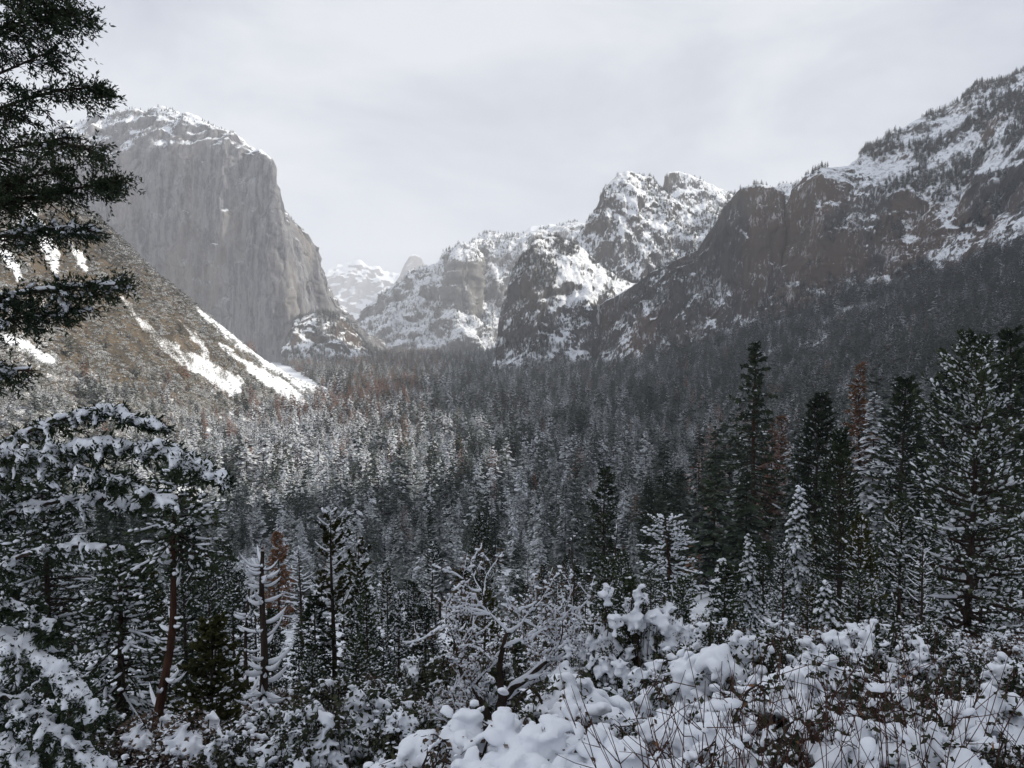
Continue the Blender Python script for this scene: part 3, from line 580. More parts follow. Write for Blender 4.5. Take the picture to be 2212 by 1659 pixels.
# ------------------------------------------------------------------ the far forest
far_protos = []
for k in range(3): far_protos.append(proto('forest_conifer', *simple_conifer(1.0, 0.17 + 0.025 * k, 17, 5, 3, 500 + k, 0.10, 0.8, 0.35), M['needles'], M['bark']))        # 0-2
for k in range(2): far_protos.append(proto('forest_conifer_dark', *simple_conifer(1.0, 0.15 + 0.025 * k, 18, 5, 3, 510 + k, 0.18, 0.7, 0.3), M['needles_dark'], M['bark']))   # 3-4
for k in range(2): far_protos.append(proto('forest_conifer_snowy', *simple_conifer(1.0, 0.2, 16, 5, 3, 520 + k, 0.06, 0.8, 0.4), M['needles_snowy'], M['bark']))   # 5-6
far_protos.append(proto('forest_conifer_rust', *simple_conifer(1.0, 0.17, 17, 5, 3, 530, 0.15, 0.75, 0.25), M['needles_rust'], M['bark']))   # 7
for k in range(2):   # 8-9 leafless oaks full of snow
    tr = tube(np.array([[0, 0, -0.03], [0.02, 0, 0.2], [0.0, 0.02, 0.5]]), [0.03, 0.025, 0.012], 4)
    far_protos.append(proto('forest_oak', blob_plant(0.42, 1.0, 230, 540 + k), tr, M['oakleaf'], M['bark']))
for k in range(3):   # 10-12 scrub
    tr = tube(np.array([[0, 0, -0.05], [0, 0.02, 0.3], [0.02, 0, 0.5]]), [0.03, 0.02, 0.01], 3)
    far_protos.append(proto('slope_scrub', blob_plant(1.0, 1.0, 130, 550 + k, 0.62), tr, M['scrub'], M['bark']))

for k in range(2):   # 13-14 dark scrub
    tr = tube(np.array([[0, 0, -0.05], [0, 0.02, 0.3], [0.02, 0, 0.5]]), [0.03, 0.02, 0.01], 3)
    far_protos.append(proto('dark_scrub', blob_plant(1.0, 1.0, 130, 560 + k, 0.62), tr, M['scrub_dark'], M['bark']))

def jgrid(x0, x1, y0, y1, s, rg):
    X, Y = np.meshgrid(np.arange(x0, x1, s), np.arange(y0, y1, s)); X = X.ravel() + rg.uniform(-.5, .5, X.size) * s; Y = Y.ravel() + rg.uniform(-.5, .5, Y.size) * s
    return X, Y

def far_forest():
    rg = np.random.default_rng(21); P = []; S = []; I = []
    for y0, y1, s in ((115, 300, 5.5), (300, 700, 8.2), (700, 1250, 7.9), (1250, 2100, 8.9), (2100, 4500, 11.5)):
        X, Y = jgrid(-0.66 * y1, 0.66 * y1, y0, y1, s, rg); k = np.abs(X / Y) < 0.66; X, Y = X[k], Y[k]
        Z = ground(X, Y); px, py = proj(np.stack([X, Y, Z], -1)); n = len(X)
        e = 6.0; sl = np.hypot(ground_smooth(X + e, Y) - ground_smooth(X - e, Y), ground_smooth(X, Y + e) - ground_smooth(X, Y - e)) / (2 * e)
        clump = fbm(np.stack([X, Y, X * 0], -1) / 45.0, 3, 66)
        leftslope = (px < 790) & (Y < 1700) & (Z > -128) & (py < 1010)
        r = rg.uniform(0, 1, n)
        dens = 0.75 + 0.5 * clump
        dens = np.where(leftslope, np.where(py > 860 - 0.05 * px, 0.55, 0.10 - 0.1 * (py < 720)), dens)
        ch = np.min([polydist(px, py, c) for c in CHUTES], 0); dens = np.where(ch < 4, 0, dens)
        keep = r < dens
        # kinds: dark ones, snowy ones, rusty ones, oaks
        q = rg.uniform(0, 1, n); h = (14 + 32 * rg.uniform(0, 1, n) ** 1.3) * (0.9 + 0.35 * vnoise(np.stack([X, Y, X * 0], -1) / 80.0, 5))
        kind = rg.integers(0, 3, n)
        kind = np.where(q < 0.28 + 0.42 * sstep(1150, 1500, px) * sstep(960, 860, py), 3 + rg.integers(0, 2, n), kind)
        sunny = np.exp(-(((px - 640) / 330) ** 2 + ((py - 985) / 115) ** 2))  # snowier trees and oaks here, which also paint the sunlit patch brighter
        kind = np.where(rg.uniform(0, 1, n) < 0.14 * (1 - 0.7 * sstep(1150, 1500, px)) + 0.75 * sunny, 5 + rg.integers(0, 2, n), kind)
        q2 = rg.uniform(0, 1, n)
        oak = 0.08 * (1 - 0.7 * sstep(1150, 1500, px)) + 0.30 * ((px < 450) & (py > 880)) + 0.38 * sunny
        kind = np.where(q2 < oak, 8 + rg.integers(0, 2, n), kind)
        rust = 0.012 + 0.55 * np.exp(-((polydist(px, py, [(270, 745, 0), (380, 815, 0), (520, 858, 0), (700, 885, 0), (800, 872, 0), (880, 850, 0)])) / 26.0).clip(0) ** 2) + 0.12 * ((px < 950) & (py < 960) & (px > 350)) + 0.10 * ((px > 1480) & (px < 1720) & (py > 900) & (py < 1250)) + 0.25 * ((py < 806) & (px < 960))
        kind = np.where(rg.uniform(0, 1, n) < rust, 7, kind)
        h = np.where((kind >= 8), h * 0.45, h); h = np.where((kind == 3) | (kind == 4), h * 1.15 + 3, h); h = np.where(leftslope, h * 0.6, h); h = np.where((Y < 520) & (px < 1500), h * 0.55, h); h = np.where(Y < 300, np.minimum(h * 0.45, 9), h)
        h = np.where(Y > 600, h * 0.87, h)
        P.append(np.stack([X, Y, Z], -1)[keep]); wv = rg.uniform(0.85, 1.25, n); S.append(np.stack([h * wv, h * wv, h], -1)[keep]); I.append(kind[keep])
    P, S, I = map(np.concatenate, (P, S, I)); P[:, 2] -= 0.3
    return P, S, I, rg.uniform(0, 6.28, len(P))

P, S, I, Rt = far_forest()
scatter('forest', 'dense snow-dusted conifer forest filling the valley floor', P, S, Rt, I, far_protos)
print('forest', len(P))

def slope_scrub():
    rg = np.random.default_rng(31); X, Y = jgrid(-1000, -180, 480, 1720, 3.3, rg); k = (X / Y > -0.68); X, Y = X[k], Y[k]
    Z = ground(X, Y); px, py = proj(np.stack([X, Y, Z], -1)); n = len(X)
    cl = fbm(np.stack([X, Y, X * 0], -1) / 28.0, 3, 91)
    ch = np.min([polydist(px, py, c) for c in CHUTES], 0)
    keep = (Z > -134) & ((ch + 7 * fbm(np.stack([X, Y, Z], -1) / 16.0, 3, 8) > rg.normal(0, 1.5, n)) | (rg.uniform(0, 1, n) < 0.05)) & (rg.uniform(0, 1, n) < 0.9 + 0.45 * cl) & (px < 790)
    s = rg.uniform(1.3, 3.0, n) * (1 + 0.4 * cl)
    kind = np.where(rg.uniform(0, 1, n) < 0.12, 8, 10 + rg.integers(0, 3, n))
    up = sstep(40, -60, py - (560 + 0.33 * px) + 70 * cl); kind = np.where(rg.uniform(0, 1, n) < 0.12 + 0.75 * up, 13 + rg.integers(0, 2, n), kind); s = np.where(kind == 8, s * 1.6, s) * (1 + 0.3 * (rg.uniform(0, 1, n) < 0.06))
    return np.stack([X, Y, Z - 0.15], -1)[keep], np.stack([s, s, s * rg.uniform(0.8, 1.2, n)], -1)[keep], kind[keep], rg.uniform(0, 6.28, keep.sum())
P, S, I, Rt = slope_scrub()
scatter('scrub', 'olive brown scrub dotted over the sunlit left slope', P, S, Rt, I, far_protos)
print('scrub', len(P))

def loft_trees():
    rg = np.random.default_rng(41); Ps = []; Ss = []; Is = []
    spec = {'mountain.003': (2600, 0.20, 14, 26), 'mountain.004': (500, 0.45, 9, 16), 'mountain.005': (900, 0.15, 12, 24), 'mountain.006': (900, 0.3, 9, 18), 'mountain.007': (1100, 0.3, 9, 18), 'mountain.008': (2300, 0.18, 9, 19), 'mountain.009': (900, 0.3, 9, 18), 'mountain.010': (3200, 0.22, 10, 22)}
    for nm, (n, thr, h0, h1) in spec.items():
        G, N, RV = LOFTS[nm]; V = G.reshape(-1, 3); nz = np.abs(N[..., 2]).ravel(); rv = np.repeat(RV, G.shape[1])
        px, py = proj(V); cl = fbm(V / 90.0, 3, 55)
        pr = sstep(thr, thr + 0.3, nz) * sstep(-0.25, 0.5, cl) * (rv > 0.9) * (rv < RV.max() - 1.55) * (px > -50) * (px < 2300) + 1e-9
        # cells differ in size: weight by area
        du = np.gradient(G, axis=1); dv = np.gradient(G, axis=0); pr = pr * np.linalg.norm(np.cross(du, dv), axis=-1).ravel()
        k = rg.choice(len(V), n, p=pr / pr.sum()); h = rg.uniform(h0, h1, n)
        Ps.append(V[k] - [0, 0, 0.8]); Ss.append(np.stack([h * 1.15, h * 1.15, h], -1)); Is.append(np.where(rg.uniform(0, 1, n) < 0.55, 3 + rg.integers(0, 2, n), rg.integers(0, 3, n)))
    P, S, I = map(np.concatenate, (Ps, Ss, Is)); return P, S, I, rg.uniform(0, 6.28, len(P))
P, S, I, Rt = loft_trees()
scatter('cliff_forest', 'small dark conifers scattered over ledges and ridges of the mountains', P, S, Rt, I, far_protos)

# ------------------------------------------------------------------ near trees and shrubs
M['fir_leaf'] = leaf_mat('fir_needles', (0.022, 0.036, 0.022), (0.055, 0.070, 0.036), 0.14, 0.5, 0.08, 0.15, 3.0)
M['pine_leaf'] = leaf_mat('pine_needles', (0.028, 0.043, 0.025), (0.070, 0.085, 0.044), 0.20, 0.5, 0.08, 0.15, 2.0)
M['cedar_leaf'] = leaf_mat('cedar_sprays', (0.030, 0.034, 0.012), (0.075, 0.074, 0.026), 0.10, 0.45, 0.05, 0.15, 2.0)
M['rust_leaf'] = leaf_mat('dead_needles', (0.19, 0.096, 0.052), (0.33, 0.175, 0.095), 0.20, 0.45, 0.08, 0.15, 1.5)
M['bush_leaf'] = leaf_mat('bush_leaves', (0.022, 0.030, 0.016), (0.065, 0.066, 0.040), 0.20, 0.5, 0.1, 0.15, 4.0)
M['dry_leaf'] = leaf_mat('dry_leaves', (0.06, 0.040, 0.028), (0.12, 0.085, 0.06), 0.28, 0.5, 0.1, 0.15, 4.0)
M['twig'] = bark_mat('twig_bark', (0.045, 0.026, 0.022), (0.12, 0.062, 0.048), 6.0)

def parts_of(trunk=None, branches=None, needles=None, snow=None, bark='bark', wood='bark', leaf='fir_leaf', names=('trunk', 'branches', 'needles', 'snow')):
    out = []
    for nm, g, mt, sm in ((names[0], trunk, bark, True), (names[1], branches, wood, True), (names[2], needles, leaf, False), (names[3], snow, 'snow', True)):
        if g is not None and len(g[0]): out.append((nm, mesh(nm, g[0], g[1], sm), M[mt]))
    return out

def plant(name, parts, loc, label, cat, group=None, rz=0.0, scale=1.0):
    e = obj(name, None, loc=tuple(float(q) for q in loc)); e.rotation_euler = (0, 0, rz); e.scale = (scale, scale, scale) if np.isscalar(scale) else scale
    tag(e, label, cat, group)
    for nm, me, mt in parts:
        o = obj(nm, me, mt, e)
        if nm in ('snow', 'needles', 'leaves', 'branches', 'stems'): o['kind'] = 'stuff'
    return e

def spot(px, d, py_top=None, sink=0.25):
    """base point on the ground and the height that reaches the given picture row"""
    x = (px - 1106.0) / F * d; x = x * 1.0
    z = float(ground(np.array([x]), np.array([float(d)]))[0]) - sink
    if py_top is None: return (x, d, z)
    return (x, d, z), float(at(px, py_top, d)[2]) - z

def conifer(h, R, seed, nb=90, base=0.12, power=0.8, el=(-0.35, 0.35), curve=0.25, tuft=0.34, twigs=8, tufts=3, snow=0.5, lump=0.15, tr=None, lean=(0, 0), bare=0.0, rag=0.35, fat=1.0, wide=0.3, ico=None, gapz=None, snowlow=0.0, limb=0.9, t0=0.18, rnd=0.5):
    rg = np.random.default_rng(seed); tr = tr or 0.013 * h
    zf = base + (0.985 - base) * (np.arange(nb) + rg.uniform(0, 1, nb)) / nb; az = np.arange(nb) * 2.39996 + rg.normal(0, 0.35, nb)
    u = (zf - base) / (1 - base); prof = (1 - u) ** power * sstep(-0.15, 0.10, u) * 0.95 + 0.05
    L = R * prof * (1 + rag * rg.uniform(-1, 0.5, nb))
    if gapz is not None: L = L * np.where((zf > gapz[0]) & (zf < gapz[1]), rg.uniform(0.1, 0.8, nb), 1)
    e = el[0] + (el[1] - el[0]) * u + rg.normal(0, 0.10, nb)
    def tx(z): return np.stack([lean[0] * (z / h) + 0.01 * h * np.sin(z / h * 5 + seed) * (z / h), lean[1] * (z / h), z], -1)
    K = 6; s = np.linspace(0, 1, K); O = tx(zf * h); dirh = np.stack([np.cos(az), np.sin(az), 0 * az], -1)
    bend = rg.normal(0, 0.12, nb)
    def bp(t, i=slice(None)):   # point on branch
        side = np.stack([-np.sin(az[i]), np.cos(az[i]), 0 * az[i]], -1)
        return O[i] + dirh[i] * (L[i] * t)[:, None] + side * (L[i] * bend[i] * t * t)[:, None] + np.stack([0 * t, 0 * t, L[i] * (e[i] * t + curve * t * t)], -1)
    paths = np.stack([bp(np.full(nb, q)) for q in s], 1); rads = (0.022 * L + 0.008)[:, None] * (1 - 0.85 * s)[None]
    wood = [tubes(paths, rads, 3)]
    zt = np.linspace(-0.02, 0.985, 14) * h; trunk = tube(tx(zt), tr * (1 - 0.93 * np.clip(zt / h, 0, 1)) + 0.01, 9)
    isb = rg.uniform(0, 1, nb) < bare; live = np.where(~isb)[0]
    P = []; D = []; SP = []; SD = []; SL = []
    for j in range(twigs):
        t = np.clip((j + rg.uniform(0.1, 0.9, nb)) / twigs * (1 - t0) + t0, 0, 1); sd = 1 if j % 2 else -1
        p0 = bp(t); ang = az + sd * rg.uniform(0.35, 0.95, nb) * (1 - 0.6 * (t > 0.92)); slope = e + 2 * curve * t + rg.normal(0, 0.15, nb)
        d = unit(np.stack([np.cos(ang), np.sin(ang), slope], -1)); tl = L * wide * (1.15 - 0.75 * t) * rg.uniform(0.7, 1.2, nb) + 0.05 * R
        i = live
        for k in range(tufts):
            f = (k + 0.6) / tufts
            P.append(p0[i] + d[i] * (tl[i] * f)[:, None]); D.append(d[i] + rg.normal(0, 0.25, (len(i), 3)))
        SP.append(p0[i] + d[i] * (tl[i] * 0.55)[:, None]); SD.append(d[i]); SL.append(tl[i])
        wood.append(blades(p0, d, rg.normal(0, 1, (nb, 3)), tl * 0.9, np.full(nb, 0.010 * (1 + 0.02 * h)), 0.3))
    P = np.concatenate(P); D = unit(np.concatenate(D)); n = len(P); B = []
    for k in range(3):
        dd = D + rg.normal(0, 0.45, (n, 3)); ln = tuft * rg.uniform(0.7, 1.3, n)
        B.append(blades(P - unit(dd) * (ln * 0.25)[:, None], dd, rg.normal(0, 0.6, (n, 3)) + np.array([0, 0, 1.0]), ln, ln * 0.20 * fat))
    needles = join(B)
    SP = np.concatenate(SP); SD = np.concatenate(SD); SL = np.concatenate(SL)
    hz = np.clip((SP[:, 2] / h - base) / (1 - base), 0, 1); k = rg.uniform(0, 1, len(SP)) < snow * (1 - snowlow * hz)
    m = k.sum(); r = rg.uniform(0.55, 1.35, m) * lump
    sn = [lumps(SP[k] + np.array([0, 0, 1.0]) * (tuft * 0.16), SD[k] + rg.normal(0, 0.12, (m, 3)), np.maximum(SL[k] * rg.uniform(rnd * 0.5, rnd * 1.1, m), r * 0.9), r * 0.75, r * 0.62, rg, ico)]
    # snow lying along the bare stretch of each limb
    ib = np.where(rg.uniform(0, 1, nb) < snow * limb + 0.3 * isb)[0]
    if len(ib):
        ps = paths[ib] + np.array([0, 0, 1.0]) * (rads[ib] * 0.75)[..., None]; sn.append(quad2tri(tubes(ps[:, 1:], rads[ib][:, 1:] * 1.1 + lump * 0.16, 4)))
    return trunk, join(wood), needles, join(sn)

def quad2tri(g):
    V, Fq = g; return V, np.concatenate([Fq[:, [0, 1, 2]], Fq[:, [0, 2, 3]]])

def snag(h, seed, lean, tr, nb=34, L=0.55, snow=True):
    """dead trunk with upcurved dead limbs carrying crescents of snow"""
    rg = np.random.default_rng(seed); zt = np.linspace(-0.03, 1, 16) * h
    def tx(z): return np.stack([lean[0] * (z / h) + 0.012 * h * np.sin(z * 1.1 + seed), lean[1] * (z / h), z], -1)
    trunk = tube(tx(zt), tr * (1 - 0.72 * np.clip(zt / h, 0, 1)), 9)
    zf = rg.uniform(0.12, 0.97, nb); az = rg.uniform(0, 6.28, nb); Ln = L * rg.uniform(0.35, 1.2, nb) * (1.15 - 0.6 * zf); K = 8; s = np.linspace(0, 1, K)
    o = tx(zf * h); cv = rg.uniform(0.4, 1.0, nb); e0 = rg.uniform(-0.55, -0.15, nb)
    paths = o[:, None] + np.stack([np.cos(az)[:, None] * Ln[:, None] * s, np.sin(az)[:, None] * Ln[:, None] * s, Ln[:, None] * (e0[:, None] * s + cv[:, None] * s ** 2.2)], -1)
    rads = (0.016 + 0.012 * Ln)[:, None] * (1 - 0.75 * s); br = tubes(paths, rads, 5)
    w = np.sin(np.clip(s * 1.05, 0, 1) * math.pi) ** 0.6; sr = (rg.uniform(0.022, 0.05, nb) * (0.7 + Ln))[:, None] * w + 0.004
    sn = quad2tri(tubes(paths + np.array([0, 0, 1.0]) * (rads + sr * 0.55)[..., None], sr, 6))
    k = 24; zz = rg.uniform(0.15, 1.0, k) * h
    return trunk, br, None, sn

def snow_fingers(paths, r, rg, sides=6):
    """uneven rolls of snow along many short paths (N,6,3)"""
    N, K = paths.shape[:2]; s = np.linspace(0, 1, K)
    w_ = np.array([0.25, 0.8, 1.0, 1.05, 0.9, 0.25])[None] * rg.uniform(0.5, 1.4, (N, K)) * (r * np.exp(np.clip(rg.normal(0, 0.2, N), -0.5, 0.3)))[:, None]; w_[:, 0] = 0.15 * r; w_[:, -1] = 0.12 * r
    P = paths + np.array([0, 0, 1.0]) * (w_ * 0.55)[..., None] + rg.normal(0, 1, (N, K, 3)) * (r * 0.14)[:, None, None]
    return quad2tri(tubes(P, w_, sides))

def fuse(g, voxel, it=2, crust=0.35):
    """merge overlapping snow lumps into one sagging skin with a slightly crusted surface"""
    o = bpy.data.objects.new('fuse', mesh('fuse', g[0], g[1])); C.objects.link(o)
    r = o.modifiers.new('r', 'REMESH'); r.mode = 'VOXEL'; r.voxel_size = voxel
    sm = o.modifiers.new('s', 'SMOOTH'); sm.iterations = it; sm.factor = 0.5
    dg = bpy.context.evaluated_depsgraph_get(); me = bpy.data.meshes.new_from_object(o.evaluated_get(dg))
    n = len(me.vertices); V = np.empty(n * 3, np.float32); me.vertices.foreach_get('co', V); V = V.reshape(-1, 3).astype(float); Nn = np.empty(n * 3, np.float32); me.vertices.foreach_get('normal', Nn); Nn = Nn.reshape(-1, 3)
    tot = np.empty(len(me.polygons), np.int32); me.polygons.foreach_get('loop_total', tot); L = np.empty(len(me.loops), np.int32); me.loops.foreach_get('vertex_index', L)
    Fq = L.reshape(-1, 4) if (tot == 4).all() else None
    src = o.data; bpy.data.objects.remove(o); bpy.data.meshes.remove(me); bpy.data.meshes.remove(src)
    if Fq is None: return g
    V = V + Nn * (voxel * crust * (fbm(V / (voxel * 4), 2, 3) + 1.2 * fbm(V / (voxel * 10), 2, 5)))[:, None]
    return quad2tri((V, Fq))

def bush(H, R, seed, nst=46, leaf=0.055, nl=34, lump=0.11, snow=0.75, droop=0.9, stem=0.012, ico=None, up=1.0, fz=0.0):
    """arching stems clothed in small leaves, bowed under pillows of snow"""
    rg = np.random.default_rng(seed); K = 9; s = np.linspace(0, 1, K); az = rg.uniform(0, 6.28, nst); rr = np.sqrt(rg.uniform(0.02, 1, nst))
    hh = H * (1.05 - 0.55 * rr ** 2) * rg.uniform(0.75, 1.1, nst); rad = R * rr * rg.uniform(0.8, 1.15, nst)
    x = np.cos(az)[:, None] * rad[:, None] * s ** 1.15; y = np.sin(az)[:, None] * rad[:, None] * s ** 1.15
    top = rg.uniform(0.62, 0.85, nst)[:, None]; z = hh[:, None] * (1 - ((s - top) / top) ** 2) ; z = np.where(s > top, hh[:, None] * (1 - droop * ((s - top) / (1 - top + 1e-6)) ** 2 * 0.45), z)
    paths = np.stack([x, y, z], -1) + 0.05 * R * np.stack([vnoise(np.stack([x * 2, y * 2, z * 2 + k], -1) / R, seed + k) for k in range(3)], -1)
    wood = [tubes(paths, (stem * (1.1 - 0.8 * s))[None].repeat(nst, 0), 4)]
    # side twigs
    m = nst * 10; q = rg.integers(0, nst, m); t = rg.uniform(0.35, 1.0, m) * (K - 1); i0 = np.minimum(t.astype(int), K - 2); f = (t - i0)[:, None]
    p0 = paths[q, i0] * (1 - f) + paths[q, i0 + 1] * f; td = unit(paths[q, i0 + 1] - paths[q, i0]); d = unit(td * 0.6 + rg.normal(0, 0.6, (m, 3)) + np.array([0, 0, -0.25 * droop]))
    tl = R * rg.uniform(0.09, 0.26, m); p1 = p0 + d * tl[:, None] + np.array([0, 0, -1.0]) * (tl * 0.3 * droop)[:, None]; pm = (p0 + p1) / 2 + np.array([0, 0, 1.0]) * (tl * 0.14)[:, None]
    wood.append(tubes(np.stack([p0, pm, p1], 1), np.tile([0.006, 0.004, 0.002], (m, 1)) * (stem / 0.012), 3))
    # leaves
    n = nst * nl; q = rg.integers(0, m, n); f = rg.uniform(0.1, 1.05, n)[:, None]
    P = p0[q] * (1 - f) ** 2 + 2 * f * (1 - f) * pm[q] + p1[q] * f ** 2 + rg.normal(0, leaf * 0.7, (n, 3)); D = unit(d[q]) + rg.normal(0, 0.8, (n, 3)) + np.array([0, 0, -0.35]); sz = leaf * rg.uniform(0.6, 1.35, n)
    leaves = blades(P, D, rg.normal(0, 0.7, (n, 3)) + np.array([0, 0, 0.8]), sz, sz * 0.3, 0.5)
    # snow: sagging pads of merged lumps on the outer shell, and thin rolls along some twigs
    f = np.linspace(0.05, 1.08, 6)[None, :, None]; TW_ = p0[:, None] * (1 - f) ** 2 + 2 * f * (1 - f) * pm[:, None] + p1[:, None] * f ** 2
    def shell(A): return A[:, 2] / H + 0.40 * np.hypot(A[:, 0], A[:, 1]) / R
    A = np.concatenate([p0, pm, p1, (pm + p1) / 2, paths[:, 5:].reshape(-1, 3)]); st3 = np.array([1, 1, 0.55])
    pat = fbm(A * st3 / (0.23 * R), 3, seed + 3); k = (rg.uniform(0, 1, len(A)) < sstep(0.58, 0.80, shell(A) + 0.12 * pat) * sstep(0.52 - 0.5 * snow, 0.62 - 0.5 * snow, pat)); C_ = np.repeat(A[k], 3 if fz else 1, 0); m2 = len(C_)
    r = lump * (1.15 if fz else 1.35) * np.exp(np.clip(rg.normal(0, 0.28, m2), -0.6, 0.45)); C_ = C_ + rg.normal(0, 1, (m2, 3)) * (r * 0.95)[:, None]; ax = C_ * [1, 1, 0] + rg.normal(0, 0.4 * R, (m2, 3)) * [1, 1, 0.2]; ax[:, 2] -= 0.5 * np.hypot(C_[:, 0], C_[:, 1])
    sn = [lumps(C_ + np.array([0, 0, 1.0]) * (r * 0.3)[:, None], ax, r * rg.uniform(1.0, 1.6, m2), r * 0.95, r * 0.75, rg, ICO1, 0.20)]
    k = (rg.uniform(0, 1, len(pm)) < 0.55 * snow * sstep(0.5, 0.8, shell(pm))) & (np.abs(unit(p1 - p0)[:, 2]) < rg.uniform(0.45, 0.9, len(pm)))
    sn.append(snow_fingers(TW_[k], lump * rg.uniform(0.45, 0.9, k.sum()), rg)); sn = join(sn)
    if fz: sn = fuse(sn, fz)
    return wood and join(wood), leaves, sn

def twig_shrub(H, seed, nst=16, R=0.45):
    rg = np.random.default_rng(seed); K = 8; s = np.linspace(0, 1, K); az = rg.uniform(0, 6.28, nst); sp_ = R * rg.uniform(0.15, 1, nst); hh = H * rg.uniform(0.55, 1.05, nst)
    paths = np.stack([np.cos(az)[:, None] * (0.08 + sp_[:, None] * s ** 1.3), np.sin(az)[:, None] * (0.08 + sp_[:, None] * s ** 1.3), hh[:, None] * s], -1)
    paths = paths + 0.03 * np.stack([vnoise(paths * 3.1 + k * 9.7, seed + k) for k in range(3)], -1) * s[None, :, None]
    g = [tubes(paths, (0.0042 * (1.1 - 0.8 * s))[None].repeat(nst, 0), 4)]
    m = nst * 6; q = rg.integers(0, nst, m); i = rg.integers(2, K - 1, m); p0 = paths[q, i]; d = unit(paths[q, i] - paths[q, i - 1] + rg.normal(0, 0.32, (m, 3))); tl = H * rg.uniform(0.07, 0.24, m)
    p1 = p0 + d * tl[:, None]; p1[:, 2] += tl * 0.45
    g.append(tubes(np.stack([p0, (p0 + p1) / 2 + rg.normal(0, 0.012, (m, 3)), p1], 1), np.tile([0.0024, 0.0018, 0.001], (m, 1)), 3))
    n = 10; q = rg.integers(0, m, n); lf = blades(p1[q], rg.normal(0, 1, (n, 3)) + [0, 0, -0.8], rg.normal(0, 1, (n, 3)), np.full(n, 0.026) * rg.uniform(0.6, 1.4, n), np.full(n, 0.007))
    n = 9; q = rg.integers(0, m, n); r = rg.uniform(0.012, 0.028, n); sn = lumps(p0[q] + [0, 0, 0.01], d[q], r * 1.6, r, r, rg, ICO1)
    return join(g), lf, sn

# ------------------------------------------------------------------ middle-distance conifers: 300 single trees
def mid_parts(h, R, seed, leaf, levels=42, per=6, base=0.12, power=0.8, droop=0.35, sprays=6, spray=0.36):
    c, t = simple_conifer(1.0, R / h, levels, per, sprays, seed, base, power, droop, 0.35, spray)
    return [('trunk', mesh('trunk', t[0], t[1]), M['bark']), ('crown', mesh('crown', c[0], c[1], False), M[leaf])]
MID = {
 'green': [mid_parts(30, 4.6, 700, 'needles'), mid_parts(30, 5.4, 701, 'needles'), mid_parts(30, 3.8, 702, 'needles', base=0.2)],
 'dark': [mid_parts(30, 4.4, 710, 'needles_dark', base=0.2, power=0.7), mid_parts(30, 3.8, 711, 'needles_dark', base=0.25, power=0.6)],
 'snowy': [mid_parts(30, 5.4, 720, 'needles_snowy', base=0.05, droop=0.5), mid_parts(30, 5.0, 721, 'needles_snowy', base=0.05, droop=0.45)],
 'rust': [mid_parts(30, 4.6, 730, 'needles_rust', base=0.15, droop=0.2)],
}
MID_LABEL = {'green': ('lightly snow-dusted green conifer in the forest below the overlook', 'green conifers of the near forest'),
 'dark': ('dark narrow conifer with little snow in the near forest', 'dark conifers of the near forest'),
 'snowy': ('conifer frosted nearly white with snow in the near forest', 'white frosted conifers of the near forest'),
 'rust': ('dead conifer with rust brown needles in the near forest', 'rust brown dead conifers of the near forest')}
def where(px):
    for lim, t in ((330, 'behind the great near fir'), (480, 'behind the red leaning trunk'), (650, 'around the bristling snag'), (900, 'behind the clear-trunked cedar'), (1200, 'behind the gnarled oak'), (1500, 'behind the evergreen thicket'), (1730, 'around the very tall pine'), (1960, 'behind the slender green pine')):
        if px < lim: return t
    return 'behind the large right pine'
MIDW = {'green': 'green conifer lightly dusted with snow', 'dark': 'dark narrow conifer with little snow', 'snowy': 'conifer frosted nearly white', 'rust': 'dead conifer with rust brown needles'}
def cap_row(px): return np.interp(px, [0, 300, 450, 620, 1300, 1450, 1560, 1700, 1900, 2212], [1010, 1060, 1090, 1085, 1010, 930, 900, 860, 830, 790])
def mid_forest():
    rg = np.random.default_rng(51); got = []; tries = 0; n = 0
    while n < 300 and tries < 20000:
        tries += 1; d = 95 + 385 * rg.uniform() ** 0.75; px = rg.uniform(-60, 2270); x = (px - 1106) / F * d
        if any((x - a) ** 2 + (d - b) ** 2 < (4.5 + 0.012 * d) ** 2 for a, b in got): continue
        z = float(ground(np.array([x]), np.array([d]))[0]); gy = float(proj(np.array([x, d, z]))[1])
        cap = float(cap_row(px)) + rg.uniform(0, 1) ** 1.3 * 190; h = min(rg.uniform(18, 40), (gy - cap) * d / F)
        if h < 6.5: continue
        q = rg.uniform(); rs = 0.12 if 1480 < px < 1750 else 0.035
        k = 'rust' if q < rs else ('dark' if q < 0.36 + 0.2 * (px > 1450) else ('snowy' if q > 0.80 + 0.1 * (px > 1300) else 'green'))
        wv = rg.uniform(0.85, 1.2) * (30 / max(h, 13)) ** 0.25
        p = MID[k][rg.integers(0, len(MID[k]))]
        plant('conifer', p, (x, d, z - 0.4), ('tall ' if h > 21 else 'short ' if h < 13 else '') + MIDW[k] + (', well down the slope ' if d > 240 else ', higher on the slope ') + where(px), 'conifer', MID_LABEL[k][1] + ' ' + where(px), rg.uniform(0, 6.28), (h * wv, h * wv, h)); got.append((x, d)); n += 1
    print('mid conifers', n)
mid_forest()

# ------------------------------------------------------------------ single trees that stand out
def hero(px, d, top, label, cat='conifer', name='conifer', group=None, leaf='pine_leaf', bark='bark', R=None, rpx=None, lean_px=0, **kw):
    loc, h = spot(px, d, top); R = R or rpx * d / F
    t, w_, n_, s_ = conifer(h, R, kw.pop('seed', int(px)), lean=(lean_px * d / F, 0), **kw)
    return plant(name, parts_of(t, w_, n_, s_, bark=bark, leaf=leaf), loc, label, cat, group)

